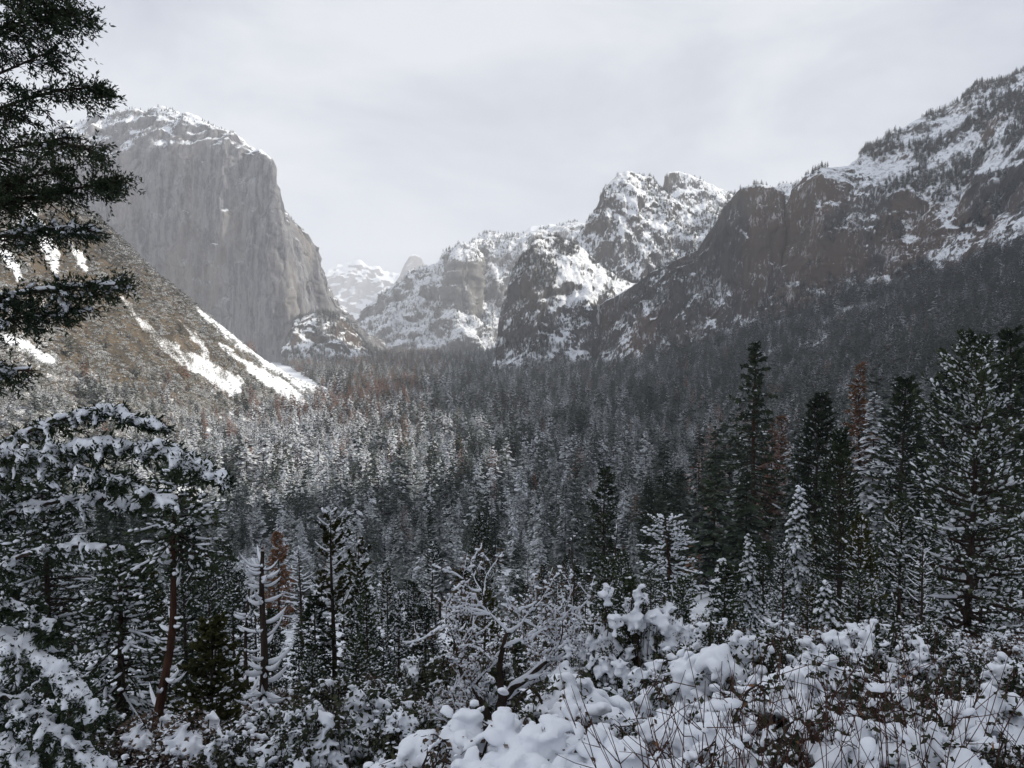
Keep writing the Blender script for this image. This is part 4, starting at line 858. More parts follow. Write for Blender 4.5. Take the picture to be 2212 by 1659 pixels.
hero(1640, 160, 735, 'very tall pine with thinning bare top, above the valley forest', name='pine_tree', cat='pine', rpx=100, bark='bark_red', tr=0.62, nb=95, base=0.22, power=0.55, el=(-0.5, 0.2), curve=0.1, tuft=1.0, twigs=7, tufts=2, snow=0.10, lump=0.3, rag=0.6, lean_px=-14, gapz=(0.62, 1.0), fat=1.2, seed=3)
hero(2112, 36, 733, 'large open pine with snow clumps on upturned branch tips at right edge', name='pine_tree', cat='pine', rpx=200, bark='bark', tr=0.17, nb=165, base=0.06, power=0.62, el=(-0.1, 0.55), curve=0.28, tuft=0.25, twigs=10, tufts=3, snow=0.62, lump=0.11, rag=0.45, seed=5, limb=0.25, t0=0.25, rnd=0.35, wide=0.26)
hero(1825, 56, 930, 'slender green pine with small snow tufts between snowy fir and large pine', name='pine_tree', cat='pine', rpx=95, nb=150, base=0.06, power=0.75, el=(-0.1, 0.6), curve=0.25, tuft=0.3, twigs=7, snow=0.4, lump=0.09, seed=7, limb=0.3, rnd=0.3)
hero(1730, 62, 1050, 'drooping fir cloaked in heavy snow, tallest of the white firs', name='fir_tree', cat='fir', rpx=66, leaf='fir_leaf', nb=120, base=0.03, power=0.9, el=(-0.75, 0.1), curve=-0.25, tuft=0.3, twigs=8, snow=0.95, lump=0.2, seed=9)
hero(1565, 52, 1205, 'short drooping white fir left of the tallest white fir', name='fir_tree', cat='fir', rpx=58, leaf='fir_leaf', nb=100, base=0.03, power=0.9, el=(-0.75, 0.1), curve=-0.25, tuft=0.26, twigs=8, snow=0.95, lump=0.17, seed=10)
hero(1625, 66, 1152, 'middle one of the three drooping white firs', name='fir_tree', cat='fir', rpx=50, leaf='fir_leaf', nb=100, base=0.03, power=0.9, el=(-0.75, 0.1), curve=-0.2, tuft=0.28, twigs=8, snow=0.85, lump=0.17, seed=11)
hero(1800, 30, 1255, 'low snow-draped fir in front of the slender green pine', name='fir_tree', cat='fir', rpx=62, leaf='fir_leaf', nb=110, base=0.02, power=0.7, el=(-0.8, 0.1), curve=-0.3, tuft=0.16, twigs=8, snow=0.85, lump=0.1, seed=12)
hero(1862, 140, 783, 'rust brown dead conifer with pointed top rising among dark pines', cat='dead conifer', rpx=52, leaf='rust_leaf', nb=130, base=0.3, power=0.8, el=(-0.1, 0.6), curve=0.1, tuft=0.8, twigs=7, snow=0.2, lump=0.25, seed=13, bare=0.4, rag=0.6)
hero(1692, 175, 898, 'broader rust brown dead conifer beside the very tall pine', cat='dead conifer', rpx=44, leaf='rust_leaf', nb=120, base=0.15, power=0.6, el=(-0.1, 0.5), curve=0.1, tuft=0.95, twigs=6, snow=0.20, lump=0.25, seed=14, bare=0.4, rag=0.6)
hero(1772, 115, 850, 'dark bushy conifer left of the rust brown pointed one', rpx=80, leaf='fir_leaf', nb=150, base=0.1, power=0.65, el=(-0.3, 0.5), curve=0.15, tuft=0.65, twigs=8, snow=0.18, lump=0.2, seed=15)
hero(1955, 105, 815, 'dark conifer with snowy lower left boughs near large pine', rpx=85, leaf='fir_leaf', nb=150, base=0.08, power=0.6, el=(-0.35, 0.5), curve=0.1, tuft=0.6, twigs=8, snow=0.5, snowlow=0.9, lump=0.22, seed=16)
hero(2040, 118, 800, 'dark conifer directly behind left side of large pine', rpx=75, leaf='fir_leaf', nb=140, base=0.1, power=0.6, el=(-0.3, 0.5), curve=0.1, tuft=0.7, twigs=8, snow=0.12, lump=0.2, seed=17)
hero(2185, 85, 708, 'tallest dark conifer at the right edge behind large pine', rpx=95, leaf='fir_leaf', nb=150, base=0.1, power=0.55, el=(-0.3, 0.5), curve=0.1, tuft=0.55, twigs=8, snow=0.12, lump=0.15, seed=18)
hero(1460, 78, 1118, 'broken-topped pine with flat snow-covered boughs above the evergreen thicket', name='pine_tree', cat='pine', rpx=78, bark='bark_red', tr=0.22, lean_px=-16, nb=70, base=0.25, power=0.28, el=(-0.2, 0.25), curve=0.05, tuft=0.3, twigs=8, snow=0.85, lump=0.17, seed=19)
hero(1040, 92, 1108, 'green pointed conifer with snow crescents behind the bare oak', rpx=44, nb=110, base=0.05, power=0.8, el=(0.0, 0.6), curve=0.35, tuft=0.4, twigs=6, snow=0.4, lump=0.16, seed=20)
hero(1308, 125, 1008, 'dark thin-crowned pine standing over the evergreen thicket', name='pine_tree', cat='pine', rpx=48, leaf='pine_leaf', nb=95, base=0.15, power=0.5, el=(-0.3, 0.3), curve=0.1, tuft=0.6, twigs=7, snow=0.15, lump=0.2, rag=0.5, seed=21)
hero(930, 62, 1172, 'thin spindly conifer with short snowy boughs left of bare oak', rpx=36, nb=90, base=0.1, power=0.45, el=(-0.3, 0.2), curve=0.2, tuft=0.22, twigs=5, snow=0.6, lump=0.1, bare=0.3, rag=0.6, seed=22)
hero(855, 44, 1290, 'small young conifer with snow knobs behind low white bushes', rpx=34, nb=70, base=0.05, power=0.5, el=(-0.2, 0.4), curve=0.3, tuft=0.16, twigs=5, snow=0.65, lump=0.085, seed=23)
hero(592, 95, 1150, 'rust brown conifer behind the leaning snow-limbed snag', cat='dead conifer', rpx=40, leaf='rust_leaf', nb=100, base=0.1, power=0.7, el=(0.0, 0.4), curve=0.1, tuft=0.5, twigs=6, snow=0.2, lump=0.15, seed=24, bare=0.4, rag=0.6)
hero(640, 70, 1180, 'bare thin conifer with many straight snow-lined side branches', name='bare_conifer', rpx=60, nb=120, base=0.05, power=0.6, el=(-0.15, 0.25), curve=0.15, tuft=0.2, twigs=3, tufts=1, snow=0.45, lump=0.11, bare=0.85, seed=25)
hero(712, 42, 1108, 'cedar with clear dark trunk, olive sprays and white snow balls at top', name='cedar_tree', cat='cedar', rpx=66, leaf='cedar_leaf', bark='bark', tr=0.16, nb=80, base=0.12, power=0.3, el=(-0.3, 0.5), curve=0.45, tuft=0.24, twigs=6, tufts=3, snow=0.30, lump=0.15, bare=0.3, rag=0.6, fat=1.6, seed=26)
hero(768, 47, 1170, 'smaller cedar just right of the tall cedar trunk', name='cedar_tree', cat='cedar', rpx=48, leaf='cedar_leaf', tr=0.12, nb=75, base=0.1, power=0.4, el=(-0.3, 0.4), curve=0.4, tuft=0.24, twigs=6, snow=0.35, lump=0.14, bare=0.25, rag=0.6, fat=1.6, seed=27)
hero(440, 19, 1335, 'low olive green cedar between red leaning trunk and snag', name='cedar_tree', cat='cedar', rpx=90, leaf='cedar_leaf', tr=0.07, nb=95, base=0.08, power=0.5, el=(-0.2, 0.4), curve=0.2, tuft=0.15, twigs=8, tufts=3, snow=0.25, lump=0.06, bare=0.1, rag=0.5, fat=1.5, seed=28)
hero(240, 30, 1180, 'dark fir with snowy boughs behind the red leaning trunk', name='fir_tree', cat='fir', rpx=170, leaf='fir_leaf', tr=0.2, nb=150, base=0.05, power=0.6, el=(-0.45, 0.3), curve=-0.05, tuft=0.2, twigs=9, tufts=3, snow=0.45, lump=0.10, rag=0.4, seed=29)
hero(80, 40, 1040, 'dark fir at left edge behind the great near fir', name='fir_tree', cat='fir', rpx=190, leaf='fir_leaf', tr=0.25, nb=160, base=0.05, power=0.6, el=(-0.45, 0.3), curve=-0.05, tuft=0.27, twigs=9, tufts=3, snow=0.4, lump=0.13, rag=0.4, seed=30)
hero(395, 55, 1130, 'dark fir with light snow behind the top of red leaning trunk', name='fir_tree', cat='fir', rpx=80, leaf='fir_leaf', nb=120, base=0.05, power=0.6, el=(-0.35, 0.3), curve=0.0, tuft=0.35, twigs=8, snow=0.35, lump=0.15, seed=31)
for px, d, top, lab in ((1240, 72, 1150, 'thin dead trunk with snow on its side branch left of evergreen thicket'), (1335, 78, 1135, 'thin dead trunk ending in a snowy hook above evergreen thicket'), (985, 40, 1330, 'thin dead trunk left of the bare oak crown')):
    loc, h = spot(px, d, top); t, b_, _, s_ = snag(h, px, (0, 0), 0.13, 16, 1.0); plant('snag', parts_of(t, b_, None, s_), loc, lab, 'snag')
loc, h = spot(535, 22, 1192); t, b_, _, s_ = snag(h, 4, (30 * 22 / F, 0), 0.17, 70, 0.85); plant('snag', parts_of(t, b_, None, s_), loc, 'leaning dead trunk bristling with upcurved snow-laden limbs', 'snag')
loc, h = spot(516, 27, 1272); t, b_, _, s_ = snag(h, 6, (8 * 27 / F, 0), 0.12, 44, 0.8); plant('snag', parts_of(t, b_, None, s_), loc, 'thinner dead trunk just left of the leaning bristling snag', 'snag')

def red_trunk():
    d = 22; loc, h = spot(300, d, 1075); t, b_, _, s_ = snag(h, 15, (72 * d / F, 0.3), 0.165, 30, 0.85)
    zt = h; tp = np.array([72 * d / F, 0.3, h])
    _, w2, n2, s2 = conifer(2.4, 1.5, 88, nb=46, base=0.0, power=0.5, el=(-0.5, 0.3), curve=0.05, tuft=0.17, twigs=7, tufts=3, snow=0.35, lump=0.08, tr=0.05)
    off = tp - np.array([0.05, 0, 1.7]); n2 = (n2[0] + off, n2[1]); w2 = (w2[0] + off, w2[1]); s2 = (s2[0] + off, s2[1])
    plant('pine_tree', parts_of(t, join([b_, w2]), n2, join([s_, s2]), bark='bark_red'), loc, 'leaning red-barked trunk with dead snow-lined limbs under the snowy bough', 'pine')
red_trunk()

# ------------------------------------------------------------------ bare oak
def oak_tree():
    d0 = 17.0; loc, h = spot(1052, d0, 1240); rg = np.random.default_rng(8); S_ = d0 / F
    W_ = []; SN = []; LV = []; LS = []
    def limb(p, dr, ln, r, depth):
        n = 8; pts = [np.array(p, float)]; dr = np.array(dr, float)
        for i in range(n):
            dr = unit(dr + rg.normal(0, 0.17, 3) + np.array([0, 0, 0.05 if depth else 0.0])); pts.append(pts[-1] + dr * ln / n)
        pts = np.array(pts); rad = r * np.linspace(1, 0.45, n + 1); W_.append(tube(pts, rad, 7 if depth < 2 else 4))
        hor = 1 - np.abs(unit(np.gradient(pts, axis=0))[:, 2]) ** 3
        sr = (rad * 1.0 + 0.020) * hor + 0.002; SN.append(quad2tri(tube(pts + np.array([0, 0, 1.0]) * (rad * 0.75)[:, None], sr, 6)))
        if depth >= 4:
            LV.append(pts[2:]); return
        if depth >= 2: LV.append(pts[-2:])
        for k in range(4 if depth < 3 else 3):
            i = rg.integers(3, n + 1) if k else n; nd = unit(unit(pts[i] - pts[i - 1]) + rg.normal(0, 0.62, 3) * np.array([1, 1, 0.7]) + np.array([0, 0, 0.12]))
            limb(pts[i], nd, ln * rg.uniform(0.48, 0.75), rad[i] * rg.uniform(0.55, 0.8), depth + 1)
    tp = np.array([[0, 0, -0.2], [0.02, 0, 60 * S_], [0.14, 0.0, 120 * S_], [0.30, 0, 190 * S_]]); trunk = tube(np.array([[np.interp(q, [0, 1, 2, 3], tp[:, k]) for k in range(3)] for q in np.linspace(0, 3, 9)]), np.linspace(0.15, 0.10, 9), 10)
    limb(tp[1], (-0.9, -0.1, 0.15), 1.35, 0.07, 1); limb(tp[2], (-0.6, 0.2, 0.9), 1.5, 0.085, 1); limb(tp[3], (0.55, 0.0, 0.75), 1.55, 0.085, 1); limb(tp[2], (0.9, -0.2, 0.25), 1.2, 0.07, 1); limb(tp[3], (-0.2, 0.3, 1.0), 1.7, 0.08, 1); limb(tp[3], (0.9, 0.2, 0.35), 1.2, 0.06, 1); limb(tp[1], (-0.3, -0.6, 0.6), 1.2, 0.06, 1)
    A = np.concatenate(LV); n = 9000; q = rg.integers(0, len(A), n); P = A[q] + rg.normal(0, 0.07, (n, 3)); sz = 0.055 * rg.uniform(0.6, 1.3, n)
    leaves = blades(P, rg.normal(0, 0.8, (n, 3)) + [0, 0, -0.4], rg.normal(0, 0.7, (n, 3)) + [0, 0, 0.7], sz, sz * 0.33, 0.5)
    m = 1300; q = rg.integers(0, len(A), m); r = rg.uniform(0.016, 0.045, m); sn = lumps(A[q] + rg.normal(0, 0.05, (m, 3)) + [0, 0, 0.03], rg.normal(0, 1, (m, 3)) * [1, 1, 0.3], r * 1.5, r, r * 0.8, rg, ICO1)
    plant('oak_tree', parts_of(trunk, join(W_), leaves, join(SN + [sn]), leaf='dry_leaf', names=('trunk', 'branches', 'leaves', 'snow')), loc, 'gnarled oak with dark forked trunk and snow-coated spreading limbs', 'oak')
oak_tree()

# ------------------------------------------------------------------ shrubs bowed with snow
BN = ('trunk', 'stems', 'leaves', 'snow')
def bush_parts(*a, leaf_mat_='bush_leaf', **k):
    w_, l_, s_ = bush(*a, **k); return parts_of(None, w_, l_, s_, leaf=leaf_mat_, names=BN)
BUSH = [bush_parts(1.3, 1.0, 801, lump=0.032, snow=0.58, nl=160, leaf=0.042, fz=0.02), bush_parts(1.1, 1.15, 802, lump=0.035, snow=0.54, nst=46, nl=160, leaf=0.042, fz=0.021), bush_parts(1.5, 0.85, 803, lump=0.029, snow=0.58, nl=160, leaf=0.042, fz=0.019), bush_parts(1.0, 1.0, 804, lump=0.031, snow=0.66, leaf_mat_='dry_leaf', nst=60, nl=80, leaf=0.032, fz=0.019)]
FARB = [bush_parts(2.2, 1.3, 821, nst=60, leaf=0.10, nl=80, lump=0.036, snow=0.34, stem=0.016, fz=0.034), bush_parts(2.0, 1.5, 822, nst=55, leaf=0.09, nl=80, lump=0.038, snow=0.40, leaf_mat_='dry_leaf', stem=0.016, fz=0.034), bush_parts(2.8, 1.1, 823, nst=60, leaf=0.09, nl=90, lump=0.034, snow=0.30, stem=0.018, fz=0.034)]
def thicket():
    rg = np.random.default_rng(12); W_ = []; L_ = []; S_ = []
    for k, (x, y, h, r) in enumerate([(-0.45, 0.1, 2.95, 0.75), (0.15, 0.3, 3.2, 0.7), (0.75, 0.1, 2.95, 0.75), (-0.95, -0.1, 2.2, 0.7), (-0.1, -0.5, 2.1, 0.8), (0.6, -0.5, 1.9, 0.75), (1.15, -0.2, 1.9, 0.6), (-0.6, -0.7, 1.3, 0.6)]):
        w_, l_, s_ = bush(h, r, 811 + k, nst=34, nl=170, leaf=0.05, lump=0.040, snow=0.70, droop=0.9, fz=0.033, stem=0.014); o = np.array([x, y, 0])
        W_.append((w_[0] + o, w_[1])); L_.append((l_[0] + o, l_[1])); S_.append((s_[0] + o, s_[1]))
    plant('evergreen_shrub', parts_of(None, join(W_), join(L_), join(S_), leaf='bush_leaf', names=BN), spot(1365, 15.5), 'tall evergreen thicket with drooping boughs buried in snow', 'shrub')
thicket()
NEAR = [ # px, distance, top row, kind, scale tweak, label
 (1205, 8.5, 1520, 1, 'rounded snow-bowed shrub with arching stems at bottom centre'),
 (1010, 8.0, 1612, 1, 'low white shrub at bottom edge under the gnarled oak'),
 (1130, 7.0, 1590, 3, 'small snow-matted shrub left of the bowed rounded shrub'),
 (1440, 8.0, 1555, 0, 'white heaped shrub at bottom edge below the evergreen thicket'),
 (1545, 13.5, 1375, 2, 'snowy shrub right against the evergreen thicket'),
 (1640, 11.0, 1405, 1, 'broad snow-heaped shrub right of the evergreen thicket'),
 (1745, 14.5, 1375, 0, 'snowy shrub below the low snow-draped fir'),
 (1835, 12.0, 1425, 2, 'bushy white shrub below the slender green pine'),
 (1930, 14.0, 1360, 0, 'upright snowy shrub between slender pine and large pine'),
 (2030, 13.0, 1395, 2, 'snowy shrub with dark gaps below the large pine'),
 (2150, 12.0, 1405, 0, 'snowy shrub at right edge below the large pine'),
 (1715, 7.0, 1520, 1, 'big snow mound shrub among red twigs at lower right'),
 (1865, 7.6, 1480, 1, 'snow-heaped shrub behind the snow-capped stub'),
 (1990, 6.4, 1490, 0, 'billowing white shrub right of the snow-capped stub'),
 (2105, 6.0, 1530, 1, 'thick snow-covered shrub near the lower right corner'),
 (2215, 6.8, 1480, 2, 'white shrub cut by the right edge'),
 (1590, 7.0, 1580, 3, 'low brown-leaved snowy shrub left of the big snow mound'),
 (2010, 4.8, 1600, 1, 'snow hummock shrub at bottom edge near right corner'),
 (1820, 4.9, 1620, 1, 'snow hummock shrub at bottom edge left of the snow-capped stub'),
 (2160, 4.6, 1600, 0, 'snowy shrub in the lower right corner'),
 (2330, 6.5, 1500, 0, 'snowy shrub just past the right edge, nearer one'), (2450, 8.5, 1450, 1, 'snowy shrub past the right edge beside the slope'), (2380, 11.5, 1400, 2, 'upright snowy shrub past the right edge, farther one'), (2600, 6.5, 1480, 0, 'snowy shrub well past the right edge'),
 (1330, 6.6, 1625, 3, 'low snowy shrub at bottom edge between two white heaps'),
]
for i, (px, d, top, k, lab) in enumerate(NEAR):
    loc, h = spot(px, d, top, 0.15); H0 = (1.3, 1.1, 1.5, 1.0)[k]; s_ = max(h / H0, 0.35)
    plant('snowy_shrub', BUSH[k], loc, lab, 'shrub', None, i * 1.7, (min(s_, 1.6) * 1.05, min(s_, 1.6) * 1.05, s_))
def mid_bushes():
    rg = np.random.default_rng(61); got = []; n = 0
    for _ in range(4000):
        if n >= 190: break
        d = 12 + 83 * rg.uniform() ** 1.2; px = rg.uniform(-30, 2240); x = (px - 1106) / F * d
        if px > 1180 and d < 17: continue
        if px < 330 and d < 16: continue
        if 880 < px < 1240 and d < 19: continue
        if any((x - a) ** 2 + (d - b) ** 2 < (0.7 + 0.022 * d) ** 2 for a, b in got): continue
        got.append((x, d)); H = rg.uniform(1.4, 2.6) * (1 + d / 90); k = rg.integers(0, 3); z = float(ground(np.array([x]), np.array([d]))[0]); gy = float(proj(np.array([x, d, z]))[1])
        H = min(H, (gy - np.interp(px, [0, 250, 400, 700, 900, 1000, 1250, 1500, 2212], [1430, 1480, 1520, 1450, 1400, 1380, 1380, 1330, 1330]) - rg.uniform(0, 60)) * d / F)
        if H < 0.5: continue
        s_ = H / (2.2, 2.0, 2.8)[k]
        plant('understory_shrub', FARB[k], (x, d, float(ground(np.array([x]), np.array([d]))[0]) - 0.2), ('snow-matted leafy', 'snow-matted brown-leaved', 'upright snow-dusted')[k] + ' understory shrub on the slope ' + where(px).replace('behind', 'near').replace('around', 'near') + ('' if d < 40 else ', farther down'), 'shrub', 'understory shrubs ' + where(px), rg.uniform(0, 6.28), (s_ * 1.1, s_ * 1.1, s_)); n += 1
    print('mid bushes', n)
mid_bushes()

TW = []
for k in range(3):
    g, lf, sn = twig_shrub(1.25, 900 + k); TW.append(parts_of(None, g, lf, sn, wood='twig', leaf='rust_leaf', names=BN))
def twigs():
    rg = np.random.default_rng(71)
    T = [(1490, 5.2), (1560, 4.6), (1625, 5.4), (1690, 4.4), (1745, 5.2), (1800, 4.2), (1850, 5.6), (1910, 4.6), (1960, 5.2), (2015, 4.3), (2065, 5.4), (2120, 4.4), (2180, 5.0)]
    for i, (px, d) in enumerate(T):
        loc, h = spot(px, d, rg.uniform(1395, 1470), 0.1)
        plant('twig_shrub', TW[i % 3], loc, 'clump of bare red-brown twigs poking through the snowy shrubs', 'shrub', 'bare red-brown twig clumps at lower right', rg.uniform(0, 6.28), max(h / 1.25, 0.6))
twigs()

# ------------------------------------------------------------------ young conifers on the near slope
def young_conifers():
    rg = np.random.default_rng(81)
    def mk(seed, leaf, **k):
        h = 9.0; t, w_, n_, s_ = conifer(h, k.pop('R'), seed, **k); return parts_of(t, w_, n_, s_, leaf=leaf)
    Y = [mk(1, 'pine_leaf', R=1.5, nb=75, base=0.08, power=0.6, el=(-0.2, 0.5), curve=0.3, tuft=0.3, twigs=6, tufts=2, snow=0.5, lump=0.10, bare=0.15, rag=0.5),
         mk(2, 'fir_leaf', R=1.7, nb=85, base=0.04, power=0.75, el=(-0.45, 0.3), curve=0.0, tuft=0.3, twigs=6, tufts=2, snow=0.6, lump=0.11),
         mk(3, 'pine_leaf', R=1.2, nb=70, base=0.15, power=0.4, el=(-0.3, 0.3), curve=0.35, tuft=0.24, twigs=4, tufts=2, snow=0.5, lump=0.09, bare=0.7, rag=0.6),
         mk(4, 'cedar_leaf', R=1.3, nb=75, base=0.08, power=0.5, el=(-0.3, 0.4), curve=0.35, tuft=0.26, twigs=6, tufts=2, snow=0.4, lump=0.11, bare=0.2, fat=1.5, rag=0.5),
         mk(5, 'fir_leaf', R=1.4, nb=80, base=0.1, power=0.55, el=(-0.4, 0.3), curve=0.1, tuft=0.32, twigs=6, tufts=2, snow=0.3, lump=0.10, rag=0.5)]
    LB = ['young pine with snow knobs on open branches on the near slope', 'young fir with snowy layered boughs on the near slope', 'nearly bare young conifer with snow-lined sticks on the near slope', 'young olive-green cedar with patchy snow on the near slope', 'young dark fir with thin snow on the near slope']
    GR = ['young pines on the near slope', 'young snowy firs on the near slope', 'nearly bare young conifers on the near slope', 'young cedars on the near slope', 'young dark firs on the near slope']
    got = []; n = 0
    for k, px, d, top in ((1, 455, 72, 1195), (4, 482, 88, 1175), (0, 506, 60, 1235), (4, 470, 112, 1165), (1, 492, 50, 1270), (0, 440, 52, 1240)):
        loc, h = spot(px, d, top); s_ = h / 9.0; wv = s_ ** 0.65
        plant('young_conifer', Y[k], loc, LB[k].replace('on the near slope', 'in the gap left of the bristling snag'), 'conifer', GR[k] + ' left of the snag', px * 0.37, (wv, wv, s_)); got.append((loc[0], d))
    for _ in range(6000):
        if n >= 170: break
        d = 26 + 84 * rg.uniform() ** 0.8; px = rg.uniform(-30, 2240); x = (px - 1106) / F * d
        if any((x - a) ** 2 + (d - b) ** 2 < (0.9 + 0.016 * d) ** 2 for a, b in got): continue
        z = float(ground(np.array([x]), np.array([d]))[0]); gy = float(proj(np.array([x, d, z]))[1])
        cap = np.interp(px, [0, 430, 480, 700, 1000, 1300, 1500, 1700, 1900, 2212], [1120, 1160, 1260, 1230, 1200, 1150, 1180, 1150, 1040, 1000]) + rg.uniform(0, 1) * 200
        h = min(rg.uniform(6, 16), (gy - cap) * d / F)
        if h < 2.2: continue
        k = rg.choice(5, p=[0.26, 0.2, 0.22, 0.12, 0.2]); s_ = h / 9.0; wv = s_ * (1 / s_) ** 0.35
        plant('young_conifer', Y[k], (x, d, z - 0.2), LB[k].replace('on the near slope', where(px)), 'conifer', GR[k] + ' ' + where(px), rg.uniform(0, 6.28), (wv, wv, s_)); got.append((x, d)); n += 1
    print('young', n)
young_conifers()

# ------------------------------------------------------------------ the great fir beside the overlook
def near_fir():
    rg = np.random.default_rng(91); WD = []; ND = []; SN = []
    d0 = 11.5; base = spot(-330, d0, None, 0.4); base = np.array(base)
    def bough(pts, spread, dens, snow, lump=0.055, tuft=0.06, droop=0.25):
        W_ = np.concatenate([at(p[0], p[1], p[2])[None] for p in pts]); seg = np.r_[0, np.cumsum(np.linalg.norm(np.diff(W_, axis=0), axis=1))]; Ltot = seg[-1]
        def pt(t):
            q = t * Ltot; v = np.stack([np.interp(q, seg, W_[:, k]) for k in range(3)], -1); return v
        tt = np.linspace(0, 1, 16); c = pt(tt)
        for _ in range(2): c[1:-1] = (c[:-2] + 2 * c[1:-1] + c[2:]) / 4
        WD.append(tube(c, np.linspace(0.045, 0.010, 16), 6))
        if snow > 0.3: SN.append(quad2tri(tube(c + [0, 0, 0.03], np.linspace(0.045, 0.02, 16), 6)))
        nb = int(dens * Ltot * 24); t = rg.uniform(0.12, 1, nb); t = t[proj(pt(t))[0] > -110]; nb = len(t); p0 = pt(t); fw = unit(pt(np.minimum(t + 0.03, 1)) - pt(np.maximum(t - 0.03, 0))); sd = unit(np.cross(fw, np.tile([0, 0, 1.0], (nb, 1))))
        sgn = np.where(rg.uniform(0, 1, nb) < 0.5, 1, -1)[:, None]; ln = spread * (0.35 + 0.75 * np.sin(np.clip(t, 0, 1) * 2.6) ** 1.0) * rg.uniform(0.5, 1.15, nb) * (1 - 0.55 * t ** 4)
        bd = unit(fw * rg.uniform(0.5, 1.1, (nb, 1)) + sgn * sd * rg.uniform(0.3, 1.1, (nb, 1)) + np.array([0, 0, 1.0]) * rg.normal(-droop * 0.5, 0.30, (nb, 1)))
        K = 5; s = np.linspace(0, 1, K); bpth = p0[:, None] + bd[:, None] * (ln[:, None] * s)[..., None] + np.array([0, 0, -1.0]) * (ln[:, None] * droop * s ** 2)[..., None]
        WD.append(tubes(bpth, np.tile(0.012 * (1.1 - 0.85 * s), (nb, 1)), 3))
        # twigs on branchlets
        m = nb * 8; q = rg.integers(0, nb, m); f = rg.uniform(0.15, 1.0, m); fi = f * (K - 1); i0 = np.minimum(fi.astype(int), K - 2); fr = (fi - i0)[:, None]; a = bpth[q, i0] * (1 - fr) + bpth[q, i0 + 1] * fr
        td = bd[q] + rg.normal(0, 0.62, (m, 3)); td[:, 2] *= 0.5 if snow > 0.5 else 1.0; td = unit(td); tl = rg.uniform(0.08, 0.22, m) * (spread / 0.7) ** 0.5 * (0.75 if snow > 0.5 else 1.0); e = a + td * tl[:, None] + np.array([0, 0, -1.0]) * (tl * 0.22 * droop)[:, None]
        for g in ((0.4, 0.95) if snow > 0.5 else (0.3, 0.7, 1.05)):
            P = a * (1 - g) + e * g
            for k in range(3 if snow > 0.5 else 4):
                dd = td + rg.normal(0, 0.55, (m, 3)); lz = tuft * rg.uniform(0.6, 1.25, m); ND.append(blades(P, dd, rg.normal(0, 0.6, (m, 3)) + [0, 0, 1.0], lz, lz * 0.15, 0.5))
        if snow > 0.5:
            kk = rg.uniform(0, 1, nb) < 0.7; q6 = np.linspace(0.6, 4, 6); j0 = np.minimum(q6.astype(int), 3); f6 = (q6 - j0)[None, :, None]
            SN.append(snow_fingers((bpth[:, j0] * (1 - f6) + bpth[:, j0 + 1] * f6)[kk], lump * rg.uniform(0.6, 1.1, kk.sum()), rg))
            f6 = np.linspace(0, 1.1, 6)[None, :, None]; kk = rg.uniform(0, 1, m) < snow * 0.55 * sstep(-0.6, 0.1, (a[:, 2] - p0[q][:, 2]) / spread + 0.25 * fbm(a * 3.0, 2, 4))
            SN.append(snow_fingers((a[:, None] * (1 - f6) + e[:, None] * f6)[kk], lump * rg.uniform(0.45, 0.95, kk.sum()), rg))
        up = a[:, 2] - p0[q][:, 2]; k = (snow <= 0.5) & (rg.uniform(0, 1, m) < snow * (0.62 if snow > 0.5 else 1.0) * sstep(-0.55, 0.1, up / spread + 0.25 * fbm(a * 3.0, 2, 4)))
        r = lump * rg.uniform(0.5, 1.3, k.sum()); mid = (a * 0.4 + e * 0.6)[k]
        if k.sum(): SN.append(lumps(mid + np.array([0, 0, 1.0]) * (r * 0.45)[:, None], td[k] * [1, 1, 0.8], np.maximum(tl[k] * 0.55, r), r * 0.8, r * 0.75, rg, ICO2 if snow > 0.5 else ICO1, 0.15))
    D = d0
    dark = [([(-330, 170, D), (-150, 110, 11), (0, 60, 10.5), (90, 35, 10.3), (172, 30, 10.2)], 0.75, 1.7), ([(-330, 40, D), (-100, -30, 10.5), (60, -20, 10), (150, 0, 10)], 0.7, 1.5),
            ([(-330, 330, D), (-120, 270, 11), (0, 235, 10.6), (100, 195, 10.4), (212, 188, 10.3)], 0.55, 1.4), ([(-330, 430, D), (-120, 360, 11), (0, 325, 10.5), (120, 300, 10.3), (195, 322, 10.2)], 0.65, 1.5),
            ([(-330, 250, D), (-100, 200, 11), (20, 150, 10.8), (110, 110, 10.6)], 0.4, 0.9), ([(-330, 520, D), (-120, 470, 11), (0, 440, 10.7), (150, 408, 10.5), (262, 392, 10.4)], 0.42, 1.6), ([(-330, 480, D), (-120, 420, 10.8), (20, 390, 10.5), (130, 370, 10.4)], 0.6, 1.2)]
    for p, sp_, de in dark: bough(p, sp_, de * 0.8, 0.07, 0.03)
    for p, sp_, de, sw in [([(-330, 600, D), (-120, 545, 11), (0, 510, 10.6), (90, 492, 10.5), (190, 495, 10.4)], 0.5, 1.3, 0.45), ([(-330, 720, D), (-120, 670, 11), (0, 640, 10.7), (140, 620, 10.5), (262, 615, 10.4)], 0.5, 1.4, 0.4),
            ([(-330, 760, D), (-120, 720, 11), (20, 690, 10.6), (180, 665, 10.4)], 0.45, 1.2, 0.35), ([(-330, 880, D), (-120, 830, 10.8), (0, 800, 10.4), (70, 800, 10.2)], 0.4, 1.2, 0.6)]: bough(p, sp_, de * 0.8, sw * 0.8, 0.032)
